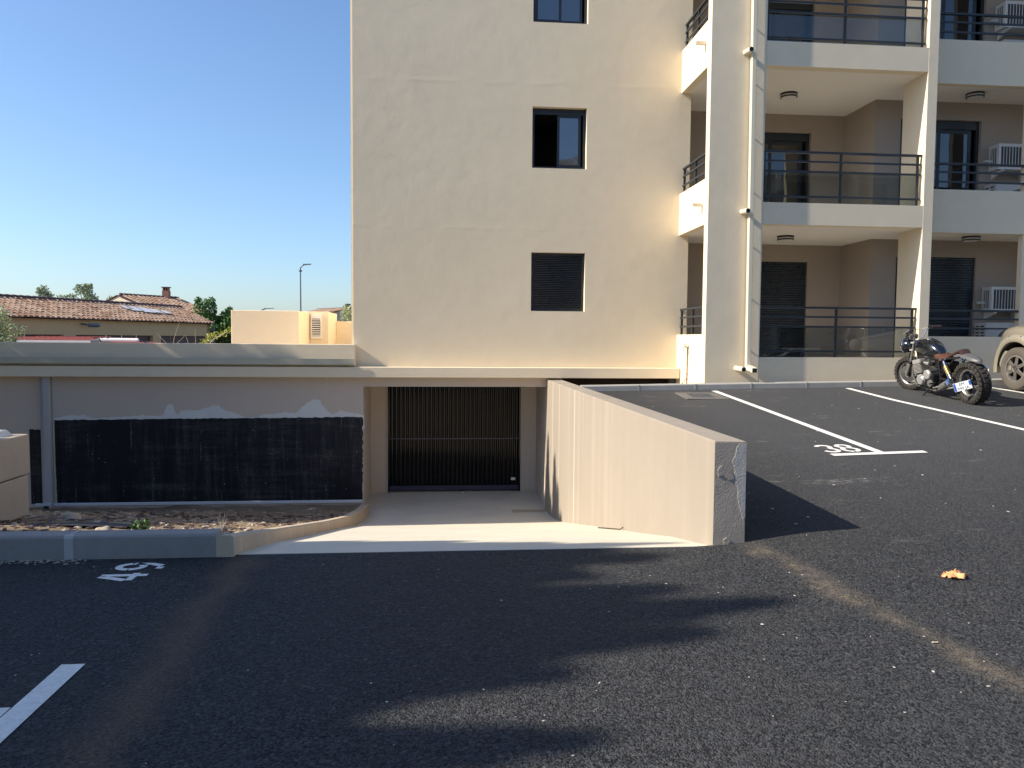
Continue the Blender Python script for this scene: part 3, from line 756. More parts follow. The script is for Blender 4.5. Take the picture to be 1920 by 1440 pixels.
mb = MB(); ring = lambda y, z, s_=.05: [(-s_+.047, y-.0, z-s_*.9), (s_+.047, y, z-s_*.9), (s_+.047, y, z+s_*.9), (-s_+.047, y, z+s_*.9)]
mb.loft([[(p[0], p[1], p[2]) for p in ring(.04, .05)], ring(-.04, .0), ring(-.30, -.04)])
part(mb.xf(sh), 'outlet_shoe', 'white_pvc', dp, bevel=.006)
part(MB().loft([ring(-.301, -.04, .04), ring(-.304, -.04, .04)]).xf(sh), 'outlet_mouth', 'hole', dp)
def stub(x, z, label, ln=.26):
    t = thing('overflow_pipe', label, 'pipe', (x, 13.779, z), group='short overflow pipes on the pier')
    MB().tube([(0, .0, 0), (.03, -ln, -.012)], .047, 16).build('pipe', 'white_pvc', t, smooth=True)
    MB().tube([(.03, -ln-.001, -.012), (.0305, -ln-.004, -.012)], .038, 16).build('pipe_mouth', 'hole', t)
stub(5.385, 1.155, 'short cream overflow pipe at the foot of the wide pier', .30); stub(5.425, 4.0, 'short cream overflow pipe beside the downpipe at first floor level', .22); stub(5.415, 6.83, 'short cream overflow pipe beside the downpipe at second floor level', .22)
gd = thing('downpipe', 'square grey downpipe on the taupe garage wall at the left', 'downpipe', (-7.46, 15.35, -1.6), group='rainwater downpipes')
part(B(-7.525, -7.405, 15.29, 15.385, -1.50, .89), 'pipe', 'grey_pvc', gd, bevel=.012, seg=2)
part(MB().hexa([(-7.525, 15.20, -1.62), (-7.405, 15.20, -1.62), (-7.405, 15.30, -1.62), (-7.525, 15.30, -1.62), (-7.525, 15.29, -1.50), (-7.405, 15.29, -1.50), (-7.405, 15.385, -1.50), (-7.525, 15.385, -1.50)]), 'outlet_shoe', 'grey_pvc', gd)
part(B(-7.515, -7.415, 15.197, 15.1995, -1.615, -1.56), 'outlet_mouth', 'hole', gd)
part(B(-7.62, -7.53, 15.388, 15.399, -1.55, .88), 'backing_strip', 'grey_pvc', gd)
part(B(-7.40, -7.37, 15.388, 15.399, -1.55, .88), 'backing_strip', 'gutter', gd)
sd = thing('downpipe', 'narrow sunlit cream downpipe on the left corner of the block', 'downpipe', (-1.78, 15.6, 1.3), group='rainwater downpipes')
part(B(-1.79, -1.747, 15.56, 15.62, 1.54, 12.2), 'pipe', 'white_pvc', sd)

# standpipe and tap on the lit ground floor panel
tp = thing('garden_tap', 'garden tap on a thin red and grey standpipe on the lit panel', 'tap', (4.76, 14.72, .85))
part(MB().tube([(4.775, 14.76, .80), (4.772, 14.745, 1.05), (4.775, 14.74, 1.5)], .011, 8), 'standpipe', 'copper', tp, smooth=True)
part(MB().tube([(4.772, 14.73, .93), (4.74, 14.84, .84), (4.73, 14.93, .80)], .010, 8), 'branch_pipe', 'tap', tp, smooth=True)
part(MB().tube([(4.78, 14.74, 1.5), (4.74, 14.735, 1.54), (4.69, 14.72, 1.53), (4.68, 14.71, 1.46)], .016, 8), 'tap_body', 'tap', tp, smooth=True)
part(B(4.69, 4.745, 14.69, 14.78, 1.565, 1.582), 'tap_handle', 'tap', tp)
for z in (1.0, 1.2, 1.38): part(B(4.755, 4.789, 14.725, 14.76, z, z+.02), 'pipe_clip', 'tap', tp)

# concrete interlocking blocks at the far left
bl0 = None
for (y, z, lb) in ((8.92, -.02, 'upper tan concrete block with a white stud on top, nearest the garage wall'), (7.98, -.02, 'upper tan concrete block outside the left picture edge, second from the garage wall'), (8.88, -.515, 'lower tan concrete block nearest the garage wall, under the studded one'), (7.92, -.515, 'lower tan concrete block at the extreme left edge, second from the wall')):
    t = thing('concrete_block', lb, 'concrete block', (-5.26, y+.46, z), group='interlocking concrete blocks')
    if bl0 is None:
        bl0 = B(-.25, .25, -.465, .465, 0, .482).build('block_body', 'block', t, bevel=.018, seg=2)
        st0 = []
        for yy in (-.23, .23): st0.append(MB().loft([[(-.13, yy-.13, .47), (.13, yy-.13, .47), (.13, yy+.13, .47), (-.13, yy+.13, .47)], [(-.08, yy-.08, .555), (.08, yy-.08, .555), (.08, yy+.08, .555), (-.08, yy+.08, .555)]]).build('block_stud', 'plaster', t, bevel=.01))
    else:
        dup(bl0, t)
        if z > -.1:
            for s_ in st0: dup(s_, t)

# ------------------------------------------------------------------ motorcycle
def ell(y, zc, hw, hh, n=16, p=2.4, flat=0.):
    o = []
    for k in range(n):
        t = 2*math.pi*k/n; cs, sn = math.cos(t), math.sin(t)
        o.append((hw*abs(cs)**(2/p)*(1 if cs >= 0 else -1), y, zc + hh*abs(sn)**(2/p)*(1 if sn >= 0 else -1)))
    return o
def make_bike():
    root = thing('motorcycle', 'black brown-seated motorcycle with knobbly tyres leaning on its side stand', 'motorcycle', (8.41, 11.55, hz(8.41, 11.55)+.004))
    root.rotation_euler = (Matrix.Rotation(R(1.2), 3, 'Z') @ Matrix.Rotation(math.atan(.088), 3, 'X') @ Matrix.Rotation(R(-8), 3, 'Y')).to_euler()
    ST = Matrix.Translation((0, 1.33, 0)) @ Matrix.Rotation(R(17), 4, 'Z') @ Matrix.Translation((0, -1.33, 0))
    def wheel(y, r, hw, rim_r, steer, nm):
        def X(m): return m.xf(ST) if steer else m
        prof = [(rim_r-.005, -hw*.55), (rim_r+.02, -hw*.78), (r-.055, -hw), (r-.022, -hw*.94), (r-.014, -hw*.6), (r-.012, 0), (r-.014, hw*.6), (r-.022, hw*.94), (r-.055, hw), (rim_r+.02, hw*.78), (rim_r-.005, hw*.55)]
        w = X(MB().lathe(prof, 'x', (0, y, r), 48, closed=True)).build(nm, 'rubber', root, smooth=True)
        mb = MB(); n = 26
        for k in range(n):
            for (xa, xb, off, h) in ((-.95, -.36, .0, .9), (-.325, .325, .5, 1), (.36, .95, .0, .9)):
                t = 2*math.pi*(k+off)/n; a = Matrix.Rotation(t, 3, 'X')
                xm = (xa+xb)/2*hw; tilt = Matrix.Rotation(-.55*(xm/hw), 3, 'Y') if abs(xm) > hw*.5 else Matrix.Identity(3)
                rr = r-.010-(.012 if abs(xm) > hw*.5 else 0)
                c = a @ Vector((xm, 0, rr)) + Vector((0, y, r))
                mb.obox(c, a @ tilt, (xb-xa)/2*hw, math.pi*r/n*.66, .013)
            for sx in (-1, 1):   # shoulder lugs
                t = 2*math.pi*(k+.25)/n; a = Matrix.Rotation(t, 3, 'X')
                mb.obox(a @ Vector((sx*hw*.99, 0, r-.048)) + Vector((0, y, r)), a, .006, math.pi*r/n*.5, .022)
        X(mb).build('tread', 'rubber', w, kind='stuff', weld=False)
        rim = X(MB().lathe([(rim_r, -hw*.55), (rim_r-.012, -hw*.58), (rim_r-.03, -hw*.42), (rim_r-.03, hw*.42), (rim_r-.012, hw*.58), (rim_r, hw*.55)], 'x', (0, y, r), 48, closed=True)).build('rim', 'fork_grey', w, smooth=True)
        X(MB().lathe([(.0, -.075), (.045, -.075), (.05, -.05), (.05, .05), (.045, .075), (0, .075)], 'x', (0, y, r), 20)).build('hub', 'black_metal', w, smooth=True)
        mb = MB()
        for k in range(6):
            a = Matrix.Rotation(2*math.pi*k/6+.3, 3, 'X'); mb.obox(a @ Vector((0, 0, (rim_r+.02)/2)) + Vector((0, y, r)), a, .016, .016, (rim_r-.05)/2)
        X(mb).build('spokes', 'black_metal', w)
        for sx in ((-1, 1) if steer else (1,)):
            X(MB().lathe([(.07, sx*.072), (.145 if steer else .12, sx*.072), (.145 if steer else .12, sx*.078), (.07, sx*.078)], 'x', (0, y, r), 36, closed=True)).build('brake_disc', 'steel', w)
        return w
    wheel(0, .335, .098, .222, False, 'rear_wheel'); wheel(1.50, .300, .072, .210, True, 'front_wheel')
    P = lambda m, nm, mt, **k: m.build(nm, mt, root, **k)
    Q = lambda m, nm, mt, **k: m.xf(ST).build(nm, mt, root, **k)
    for x in (-.105, .105):
        f = Q(MB().tube([(x, 1.315, .90), (x, 1.412, .50)], .021, 14), 'fork_leg', 'fork_grey', smooth=True)
        MB().tube([(x, 1.408, .52), (x, 1.502, .285)], [.031, .031], 14).xf(ST).build('fork_slider', 'fork_grey', f, smooth=True)
        MB().tube([(x, 1.404, .535), (x, 1.412, .50)], [.036, .036], 14).xf(ST).build('dust_seal', 'black_metal', f, smooth=True)
    for z in (.87, .74): Q(B(-.14, .14, 1.29+(.9-z)*.24, 1.36+(.9-z)*.24, z-.016, z+.016), 'fork_clamp', 'alloy', bevel=.006)
    k_ = 1.3
    h = Q(MB().lathe([(0, 1.40), (.045*k_, 1.405), (.082*k_, 1.44), (.098*k_, 1.50), (.10*k_, 1.56), (.094*k_, 1.566)], 'y', (0, 0, .795), 28), 'headlight', 'gloss_black', smooth=True)
    MB().lathe([(.101*k_, 1.555), (.108*k_, 1.565), (.104*k_, 1.585), (.092*k_, 1.587)], 'y', (0, 0, .795), 28, closed=True).xf(ST).build('headlight_rim', 'chrome', h, smooth=True)
    MB().lathe([(.094*k_, 1.578), (.06*k_, 1.598), (0, 1.606)], 'y', (0, 0, .795), 28).xf(ST).build('headlight_lens', 'lens', h, smooth=True)
    for x in (-.055, .055):
        gz = Q(MB().lathe([(0, 1.375), (.046, 1.38), (.05, 1.40), (.05, 1.46), (.035, 1.47), (0, 1.472)], 'y', (x, .03, .955), 20), 'gauge', 'gloss_black', smooth=True)
        MB().lathe([(.052, 1.376), (.052, 1.386), (.044, 1.386), (.044, 1.376)], 'y', (x, .03, .955), 20, closed=True).xf(ST).build('gauge_rim', 'chrome', gz, smooth=True)
    hb = Q(MB().tube([(-.40, 1.20, 1.085), (-.25, 1.25, 1.105), (-.17, 1.29, 1.06), (-.11, 1.32, .93), (-.06, 1.325, .90), (.06, 1.325, .90), (.11, 1.32, .93), (.17, 1.29, 1.06), (.25, 1.25, 1.105), (.40, 1.20, 1.085)], .0125, 10), 'handlebar', 'chrome', smooth=True)
    for s_ in (-1, 1):
        MB().tube([(s_*.265, 1.247, 1.103), (s_*.41, 1.197, 1.084)], .019, 12).xf(ST).build('grip', 'leather_dark' if s_ > 0 else 'black_metal', hb, smooth=True)
        B(-.03, .03, -.025, .025, -.03, .03).xf(Matrix.Translation((s_*.225, 1.262, 1.10))).xf(ST).build('switch_block', 'black_metal', hb, bevel=.008)
        MB().tube([(s_*.22, 1.285, 1.10), (s_*.26, 1.33, 1.095), (s_*.39, 1.29, 1.07)], .006, 6).xf(ST).build('lever', 'alloy', hb, smooth=True)
    Q(MB().tube([(-.2, 1.28, 1.09), (-.12, 1.45, 1.05), (-.07, 1.47, .90), (-.08, 1.36, .70)], .006, 6), 'cable', 'black_metal', smooth=True)
    Q(MB().tube([(.2, 1.28, 1.09), (.12, 1.46, 1.06), (.06, 1.45, .88), (.1, 1.42, .50)], .006, 6), 'cable', 'black_metal', smooth=True)
    tank = [ell(1.325, .775, .055, .06), ell(1.29, .79, .095, .10), ell(1.20, .80, .135, .135), ell(1.06, .805, .155, .158), ell(.92, .79, .150, .155), ell(.80, .765, .128, .135), ell(.71, .735, .098, .098), ell(.655, .715, .06, .05)]
    t = P(MB().loft(tank), 'fuel_tank', 'gloss_black', smooth=True, angle=60)
    MB().lathe([(0, .968), (.035, .968), (.038, .955), (.038, .94)], 'z', (0, 1.03, 0), 20).build('filler_cap', 'chrome', t, smooth=True)
    def slab(y, zt, hw, th=.055): return [(-hw, y, zt-th), (-hw*1.06, y, zt-th*.5), (-hw*.8, y, zt-.006), (-hw*.3, y, zt+.004), (hw*.3, y, zt+.004), (hw*.8, y, zt-.006), (hw*1.06, y, zt-th*.5), (hw, y, zt-th)]
    P(MB().loft([slab(.80, .735, .06, .03), slab(.76, .750, .10, .08), slab(.66, .735, .135, .095), slab(.55, .725, .14, .09), slab(.46, .735, .125, .07), slab(.38, .775, .105, .055)]), 'seat', 'leather', smooth=True, angle=50)
    P(MB().loft([slab(.379, .775, .105, .055), slab(.30, .805, .10, .05), slab(.20, .850, .095, .045), slab(.165, .858, .09, .04), slab(.12, .815, .08, .03), slab(.09, .775, .07, .02)]), 'seat_tail', 'leather_dark', smooth=True, angle=40)
    def arcp(y, z, hw): return [(-hw, y, z-.055), (-hw*.85, y, z-.012), (0, y, z), (hw*.85, y, z-.012), (hw, y, z-.055), (hw*.95, y, z-.058), (0, y, z-.008), (-hw*.95, y, z-.058)]
    P(MB().loft([arcp(.30, .79, .09), arcp(.18, .80, .10), arcp(.05, .795, .10), arcp(-.08, .77, .09), arcp(-.19, .735, .05), arcp(-.225, .722, .01)]), 'rear_fender', 'fender_grey', smooth=True, angle=50)
    # frame
    for s_ in (-1, 1):
        P(MB().tube([(s_*.03, 1.30, .72), (s_*.13, 1.15, .66), (s_*.15, .80, .645), (s_*.12, .55, .66), (s_*.10, .12, .745)], .017, 10), 'frame_tube', 'black_metal', smooth=True)
        P(MB().tube([(s_*.03, 1.30, .68), (s_*.12, 1.22, .40), (s_*.13, 1.15, .17), (s_*.13, .66, .14), (s_*.13, .56, .30), (s_*.12, .62, .64)], .017, 10), 'frame_tube', 'black_metal', smooth=True)
        P(MB().tube([(s_*.125, .58, .34), (s_*.14, .25, .335), (s_*.145, -.04, .335)], .022, 10), 'swingarm', 'black_metal', smooth=True)
        P(MB().tube([(s_*.12, .55, .40), (s_*.11, .25, .70)], .012, 8), 'frame_tube', 'black_metal', smooth=True)
        sh = P(MB().tube([(s_*.165, .43, .655), (s_*.17, .37, .555)], .022, 12), 'rear_shock', 'chrome', smooth=True)
        MB().tube([(s_*.17, .385, .58), (s_*.172, .30, .46)], .036, 14).build('shock_reservoir', 'gold', sh, smooth=True)
        MB().tube([(s_*.172, .305, .468), (s_*.175, .225, .355)], .024, 12).build('shock_body', 'steel', sh, smooth=True)
        pts = []
        for k in range(57):
            u = k/56; c = Vector((s_*.17, .37, .555)).lerp(Vector((s_*.174, .26, .40)), u); a = u*7*2*math.pi
            pts.append((c.x + .04*math.cos(a), c.y+.04*math.sin(a)*.8, c.z+.04*math.sin(a)*.55))
        MB().tube(pts, .0055, 5).build('shock_spring', 'fork_grey', sh, smooth=True)
    P(B(-.10, .10, .40, .62, .44, .62), 'battery_box', 'black_metal', bevel=.015)
    P(B(-.125, .125, .60, .72, .50, .64), 'air_box', 'black_metal', bevel=.02)
    # engine
    e = P(B(-.185, .185, .70, 1.14, .15, .40), 'engine', 'black_metal', bevel=.03, seg=2)
    rot = Matrix.Translation((0, 1.06, .38)) @ Matrix.Rotation(R(-14), 4, 'X')
    for k in range(7): B(-.20, .20, -.11, .11, .0+k*.022, .012+k*.022).xf(rot).build('cooling_fin', 'alloy', e)
    B(-.175, .175, -.095, .095, -.02, .15).xf(rot).build('cylinder_block', 'black_metal', e)
    B(-.205, .205, -.105, .105, .152, .235).xf(rot).build('cylinder_head', 'alloy', e, bevel=.02, seg=2)
    for s_ in (-1, 1):
        MB().lathe([(0, s_*.225), (.075, s_*.222), (.09, s_*.205), (.098, s_*.17)], 'x', (0, 1.00, .27), 28).build('engine_cover', 'alloy', e, smooth=True)
        MB().lathe([(0, s_*.215), (.07, s_*.212), (.082, s_*.20), (.085, s_*.17)], 'x', (0, .83, .38), 28).build('engine_cover', 'alloy', e, smooth=True)
        MB().lathe([(0, s_*.208), (.055, s_*.206), (.062, s_*.19), (.064, s_*.17)], 'x', (0, .76, .24), 24).build('engine_cover', 'fork_grey', e, smooth=True)
        for q in range(6):
            a = q*math.pi/3; MB().lathe([(0, s_*.232), (.007, s_*.23), (.007, s_*.2)], 'x', (0, 1.0+.084*math.cos(a), .27+.084*math.sin(a)), 8).build('bolt', 'chrome', e)
    for x in (-.15, -.05, .05, .15):
        MB().tube([(x, .95, .56), (x, .80, .565)], [.026, .032], 12).build('carburettor', 'alloy', e, smooth=True)
        MB().tube([(x, .80, .565), (x, .70, .57)], [.036, .03], 12).build('air_filter', 'black_metal', e, smooth=True)
        P(MB().tube([(x, 1.19, .50), (x, 1.27, .44), (x*.95, 1.285, .30), (x*.8, 1.22, .15), (x*.7, 1.08, .115), (x*.7+.03*(1 if x > 0 else -1), .70, .12), ((-.15 if x < 0 else .15), .55, .16)], .019, 10), 'exhaust_header', 'fork_grey', smooth=True)
    for s_, z1 in ((-1, .345), (1, .52)):
        a, b = Vector((s_*.17, .56, .165)), Vector((s_*.235, .20 if s_ < 0 else .02, z1))
        m = P(MB().tube([a, a.lerp(b, .25), a.lerp(b, .30), a.lerp(b, .97), b], [.024, .030, .060, .062, .060], 22), 'silencer', 'fork_grey' if s_ < 0 else 'black_metal', smooth=True)
        d = (b-a).normalized()
        MB().tube([b-d*.05, b+d*.012, b+d*.02], [.0635, .0635, .045], 22).build('silencer_cap', 'chrome', m, smooth=True)
        MB().tube([b+d*.0205, b+d*.0215], [.022, .022], 16).build('silencer_outlet', 'hole', m)
    P(MB().tube([(-.20, .66, .18), (-.20, .50, .23)], .012, 8), 'footrest_bracket', 'alloy', smooth=True)
    P(MB().tube([(-.19, .62, .27), (-.31, .60, .27)], .014, 8), 'footrest', 'black_metal', smooth=True)
    P(MB().tube([(-.15, .76, .20), (-.22, .80, .11), (-.275, .845, .025)], .013, 8), 'side_stand', 'black_metal', smooth=True)
    P(B(-.315, -.245, .815, .895, .012, .030), 'stand_foot', 'black_metal', bevel=.004)
    for (y, z) in ((.93, .645), (.81, .63), (.38, .70), (.50, .675)): P(MB().lathe([(0, -.018), (.016, -.012), (.018, 0), (.014, .012), (0, .014)], 'x', (-.165, y, z), 12), 'chrome_knob', 'chrome', smooth=True)
    for k in range(3): P(MB().tube([(-.06-.03*k, 1.12, .62), (-.2, 1.0-.05*k, .56), (-.19, .9-.06*k, .45+.03*k)], .007, 6), 'hose', 'black_metal', smooth=True)
    # side-mounted number plate
    nv = Vector((-.50, -.85, .16)).normalized(); rx = Vector((0, 0, 1)).cross(nv).normalized()*1.; up = nv.cross(rx)
    rx2 = rx*math.cos(R(14)) + up*math.sin(R(14)); up2 = up*math.cos(R(14)) - rx*math.sin(R(14))
    A = Matrix((rx2, up2, nv)).transposed(); c = Vector((-.215, -.08, .325))
    pl = P(MB().obox(c, A, .125, .068, .003), 'number_plate', 'plate_white', bevel=.002)
    MB().obox(c + A @ Vector((-.108, 0, .0035)), A, .015, .062, .0006).build('plate_band', 'plate_blue', pl)
    MB().obox(c + A @ Vector((.108, .025, .0035)), A, .015, .036, .0006).build('plate_band', 'plate_blue', pl)
    P(MB().tube([(-.15, .0, .335), (-.2, -.04, .33), c - nv*.004], .01, 6), 'plate_bracket', 'chrome', smooth=True)
    def text(body, size, off, mat_, name, par):
        cu = bpy.data.curves.new(name, 'FONT'); cu.body = body; cu.size = size; cu.align_x = 'CENTER'; cu.align_y = 'CENTER'; cu.extrude = .0004; cu.resolution_u = 2
        to = bpy.data.objects.new('tmp', cu); COL.objects.link(to); dgp = bpy.context.evaluated_depsgraph_get()
        me = bpy.data.meshes.new_from_object(to.evaluated_get(dgp)); bpy.data.objects.remove(to)
        me.transform(Matrix.Translation(c + A @ Vector(off)) @ A.to_4x4()); me.materials.clear(); me.materials.append(M[mat_])
        o = bpy.data.objects.new(name, me); COL.objects.link(o); o.parent = par; return o
    text('EM', .062, (-.005, .032, .0037), 'ink', 'plate_letters', pl); text('990 JA', .062, (.0, -.034, .0037), 'ink', 'plate_letters', pl)
    return root
make_bike()

# ------------------------------------------------------------------ cars
def make_car(name, label, cat, loc, rotz, pitch, suv, body, flare, wr, roll=0.):
    root = thing(name, label, cat, loc); root.rotation_euler = (Matrix.Rotation(rotz, 3, 'Z') @ Matrix.Rotation(pitch, 3, 'X') @ Matrix.Rotation(roll, 3, 'Y')).to_euler()
    if suv: L0, L1, hw, sill, yf, yr, ar = -2.15, 1.98, .90, .34, 1.35, -1.35, wr+.085
    else: L0, L1, hw, sill, yf, yr, ar = -1.9, 2.02, .84, .24, 1.25, -1.25, wr+.05
    def hood(y):       # shoulder height along the car
        if suv: P = ((-2.2, 1.08), (.55, 1.12), (.75, 1.14), (1.55, 1.10), (1.80, 1.05), (1.93, .97), (1.98, .80))
        else: P = ((-1.9, .98), (.6, .95), (.95, .93), (1.6, .80), (1.85, .70), (2.02, .55))
        for (a, za), (b, zb) in zip(P, P[1:]):
            if y <= b: return za+(zb-za)*(y-a)/(b-a)
        return P[-1][1]
    def half(y):
        e = max(0, (y-(L1-.55))/.55); e2 = max(0, ((L0+.4)-y)/.4); return hw*(1-.16*e*e-.08*e2*e2)
    def zlow(y):
        z = sill + (.10 if y > yf+ar else 0) - (.0)
        for yc in (yf, yr):
            d = abs(y-yc)
            if d < ar: z = max(z, wr + math.sqrt(ar*ar-d*d))
        return z
    ys_ = sorted({L0, L1, *[L0+(L1-L0)*k/36 for k in range(37)], *[yc+ar*math.cos(math.pi*k/16)*.999 for yc in (yf, yr) for k in range(17)]})
    rings = []
    for y in ys_:
        h_, w_, zl = hood(y), half(y), min(zlow(y), hood(y)-.10); crown = .045 if y > .6 else .0
        r_ = []
        for k in range(5):
            u = k/4; z = zl+(h_-.07-zl)*u; r_.append((w_*(1-.035*(max(0, z-.75)/.5)**2 - (.02 if z < .45 else 0)), z))
        r_ += [(w_*.945, h_-.025), (w_*.90, h_+.002), (w_*.6, h_+crown*.7), (w_*.25, h_+crown), (0, h_+crown)]
        rings.append([(-x, y, z) for x, z in r_] + [(x, y, z) for x, z in reversed(r_[:-1])])
    mb = MB(); mb.loft(rings, close=False, caps=False)
    for k in (0, -1): mb.f.append(tuple(range(0, len(rings[0]))) if k == 0 else tuple(range((len(rings)-1)*len(rings[0]), len(rings)*len(rings[0]))))
    mb.build('body', body, root, smooth=True, angle=40)
    B(-hw*.93, hw*.93, L0+.1, L1-.25, sill+.02, sill+.12).build('underbody', 'arch', root)
    for yc in (yf, yr):
        for s_ in (-1, 1):
            mb = MB(); ring = []
            for k in range(19):
                t = math.pi*k/18; ring.append([(s_*(hw-.02), yc+ar*.99*math.cos(t), wr+ar*.99*math.sin(t)), (s_*(hw-.34), yc+ar*.99*math.cos(t), wr+ar*.99*math.sin(t))])
            mb.loft(ring, close=False, caps=False).build('arch_liner', 'arch', root)
            MB().lathe([(ar, s_*(hw-.34)), (0, s_*(hw-.341))], 'x', (0, yc, wr), 24).build('arch_liner', 'arch', root)
            if suv:
                rr = []
                for k in range(31):
                    t = -.28+(math.pi+.56)*k/30; c_, n_ = math.cos(t), math.sin(t); w_ = half(yc+ar*c_)
                    f = lambda q, x: (s_*x, yc+(ar+q)*c_*(1.06 if c_ > 0 else 1.04), wr+(ar+q)*n_*(1.0+.05*n_))
                    rr.append([f(-.012, w_-.05), f(-.012, w_+.048), f(.012, w_+.058), f(.07, w_+.050), f(.105, w_+.015), f(.11, w_-.05)])
                fl = MB().loft(rr).build('fender_flare', flare, root, smooth=True, angle=40)
                for t in (1.25, 1.75):
                    MB().lathe([(0, .012), (.009, .010), (.013, 0)], 'x', (0, 0, 0), 10).xf(Matrix.Translation((s_*(half(yc)+.035), yc+(ar+.095)*math.cos(t), wr+(ar+.115)*math.sin(t))) @ Matrix.Scale(s_, 4)).build('flare_rivet', 'chrome', fl)
            # wheel
            x0, x1 = s_*(hw-.235), s_*(hw+.012)
            rim_r = wr*.60
            w_ = MB().lathe([(rim_r, x0), (rim_r+.02, x0-.01*s_), (wr-.03, x0), (wr-.004, x0+.03*s_), (wr, (x0+x1)/2), (wr-.004, x1-.035*s_), (wr-.02, x1-.012*s_), (wr-.06, x1), (rim_r+.03, x1-.006*s_), (rim_r, x1-.018*s_)], 'x', (0, yc, wr), 48, closed=True).build('wheel', 'rubber_dusty', root, smooth=True)
            MB().lathe([(rim_r+.008, x1-.012*s_), (rim_r-.012, x1-.010*s_), (rim_r-.016, x1-.03*s_), (rim_r-.02, x0), (rim_r+.004, x0)], 'x', (0, yc, wr), 48, closed=True).build('rim', 'rim_edge', w_, smooth=True)
            MB().lathe([(rim_r-.015, x1-.10*s_), (0, x1-.10*s_)], 'x', (0, yc, wr), 32).build('rim_back', 'arch', w_)
            for k in range(6):
                a = Matrix.Rotation(math.pi/3*k+.0, 3, 'X'); base = Vector((x1-.034*s_, yc, wr))
                P8 = []
                for (rad, hwid, dx) in ((.05, .036, .012), (rim_r-.012, .030, -.002)):
                    for (sy, sx) in ((-1, -1), (1, -1), (1, 1), (-1, 1)): P8.append(base + a @ Vector((s_*(dx + sx*.012), sy*hwid, rad)))
                MB().hexa(P8).build('spoke', 'rim_grey', w_, bevel=.005)
            MB().lathe([(0, x1-.004*s_), (.032, x1-.006*s_), (.038, x1-.02*s_), (.075, x1-.022*s_), (.078, x1-.05*s_)], 'x', (0, yc, wr), 24).build('hub_cap', 'steel', w_, smooth=True)
    # cabin
    if suv: Pf, zt, zb = ((.72, 1.14), (.10, 1.70), (-1.85, 1.70), (-2.10, 1.10)), 1.70, 1.12
    else: Pf, zt, zb = ((.98, .93), (.15, 1.42), (-1.35, 1.42), (-1.82, .99)), 1.42, .95
    w0, w1 = hw*.955, hw*.80
    lo = [(-w0, Pf[3][0], Pf[3][1]), (w0, Pf[3][0], Pf[3][1]), (w0, Pf[0][0], Pf[0][1]), (-w0, Pf[0][0], Pf[0][1])]
    hi = [(-w1, Pf[2][0], zt), (w1, Pf[2][0], zt), (w1, Pf[1][0], zt), (-w1, Pf[1][0], zt)]
    MB().hexa([(x, y, z-.04) for x, y, z in lo] + hi).build('cabin', body, root, bevel=.05, seg=3, smooth=True)
    def pane(a, b, c, d, nm, ins=.004):
        q = [Vector(p) for p in (a, b, c, d)]; nn = (q[1]-q[0]).cross(q[3]-q[0]).normalized(); ctr = sum(q, Vector())/4
        if nn.dot(ctr-Vector((0, -.5, 1.0))) < 0: nn = -nn
        MB().hexa([p-nn*.004 for p in q] + [p+nn*ins for p in q]).build(nm, 'carglass', root)
    def lerp(p, q, t): return Vector(p).lerp(Vector(q), t)
    def sub(a, b, c, d, u0, u1, v0, v1): return [lerp(lerp(a, b, u), lerp(d, c, u), v) for u, v in ((u0, v0), (u1, v0), (u1, v1), (u0, v1))]
    pane(*sub(lo[3], lo[2], hi[2], hi[3], .06, .94, .08, .90), 'windscreen'); pane(*sub(lo[0], lo[1], hi[1], hi[0], .08, .92, .12, .88), 'rear_window')
    for a, b, c, d in ((lo[0], lo[3], hi[3], hi[0]), (lo[1], lo[2], hi[2], hi[1])):
        for u0, u1 in ((.08, .36), (.39, .66), (.69, .92)): pane(*sub(a, b, c, d, u0, u1, .10, .86), 'side_window')
    for s_ in (-1, 1):
        MB().tube([(s_*(w0-.02), Pf[0][0]-.25, zb+.1), (s_*(w0+.10), Pf[0][0]-.28, zb+.13)], .02, 8).build('mirror_arm', 'arch', root)
        B(-.09, .09, -.05, .05, -.07, .07).xf(Matrix.Translation((s_*(w0+.15), Pf[0][0]-.30, zb+.15))).build('mirror', body, root, bevel=.03, seg=2, smooth=True)
        MB().lathe([(0, .05), (.08, .04), (.10, .0), (.09, -.04)], 'y', (s_*hw*.68, L1-.10, .82 if suv else .62), 20).build('headlight', 'lens', root, smooth=True)
        B(-.05, .05, -.02, .02, -.12, .12).xf(Matrix.Translation((s_*hw*.85, L0-.005, .9))).build('tail_lamp', 'tail_red', root, bevel=.01)
        for y0, y1 in ((-.1, .0), (-1.0, -.9)): B(-.008, .008, -.07, .07, -.012, .012).xf(Matrix.Translation((s_*(hw*.972), y0-.2, (hood(y0)-.2)))).build('door_handle', 'arch', root, bevel=.004)
    rr = []
    for y, z in ((L1-.30, sill-.02), (L1-.02, sill+.02), (L1+.03, sill+.10), (L1+.03, sill+.26), (L1-.03, sill+.32), (L1-.30, sill+.30)):
        rr.append((y, z))
    P2 = [[(x*half(L1-.2)*1.01, y-abs(x)**3*.18, z) for y, z in rr] for x in (-1, -.8, -.45, 0, .45, .8, 1)]
    MB().loft(P2).build('bumper', flare, root, smooth=True, angle=40)
    return root
make_car('parked_car', 'silver beige off-road car with flared arches parked nose to the kerb', 'car', (10.86, 11.32, hz(10.86, 11.32)+.005), R(0), math.atan(.09), True, 'champagne', 'champagne_flare', .375)
make_car('parked_car', 'light silver hatchback parked behind the photographer and mirrored in the balcony glass', 'car', (12.6, .8, hz(12.6, .8)+.004), R(100), 0, False, 'silver', 'silver', .31)

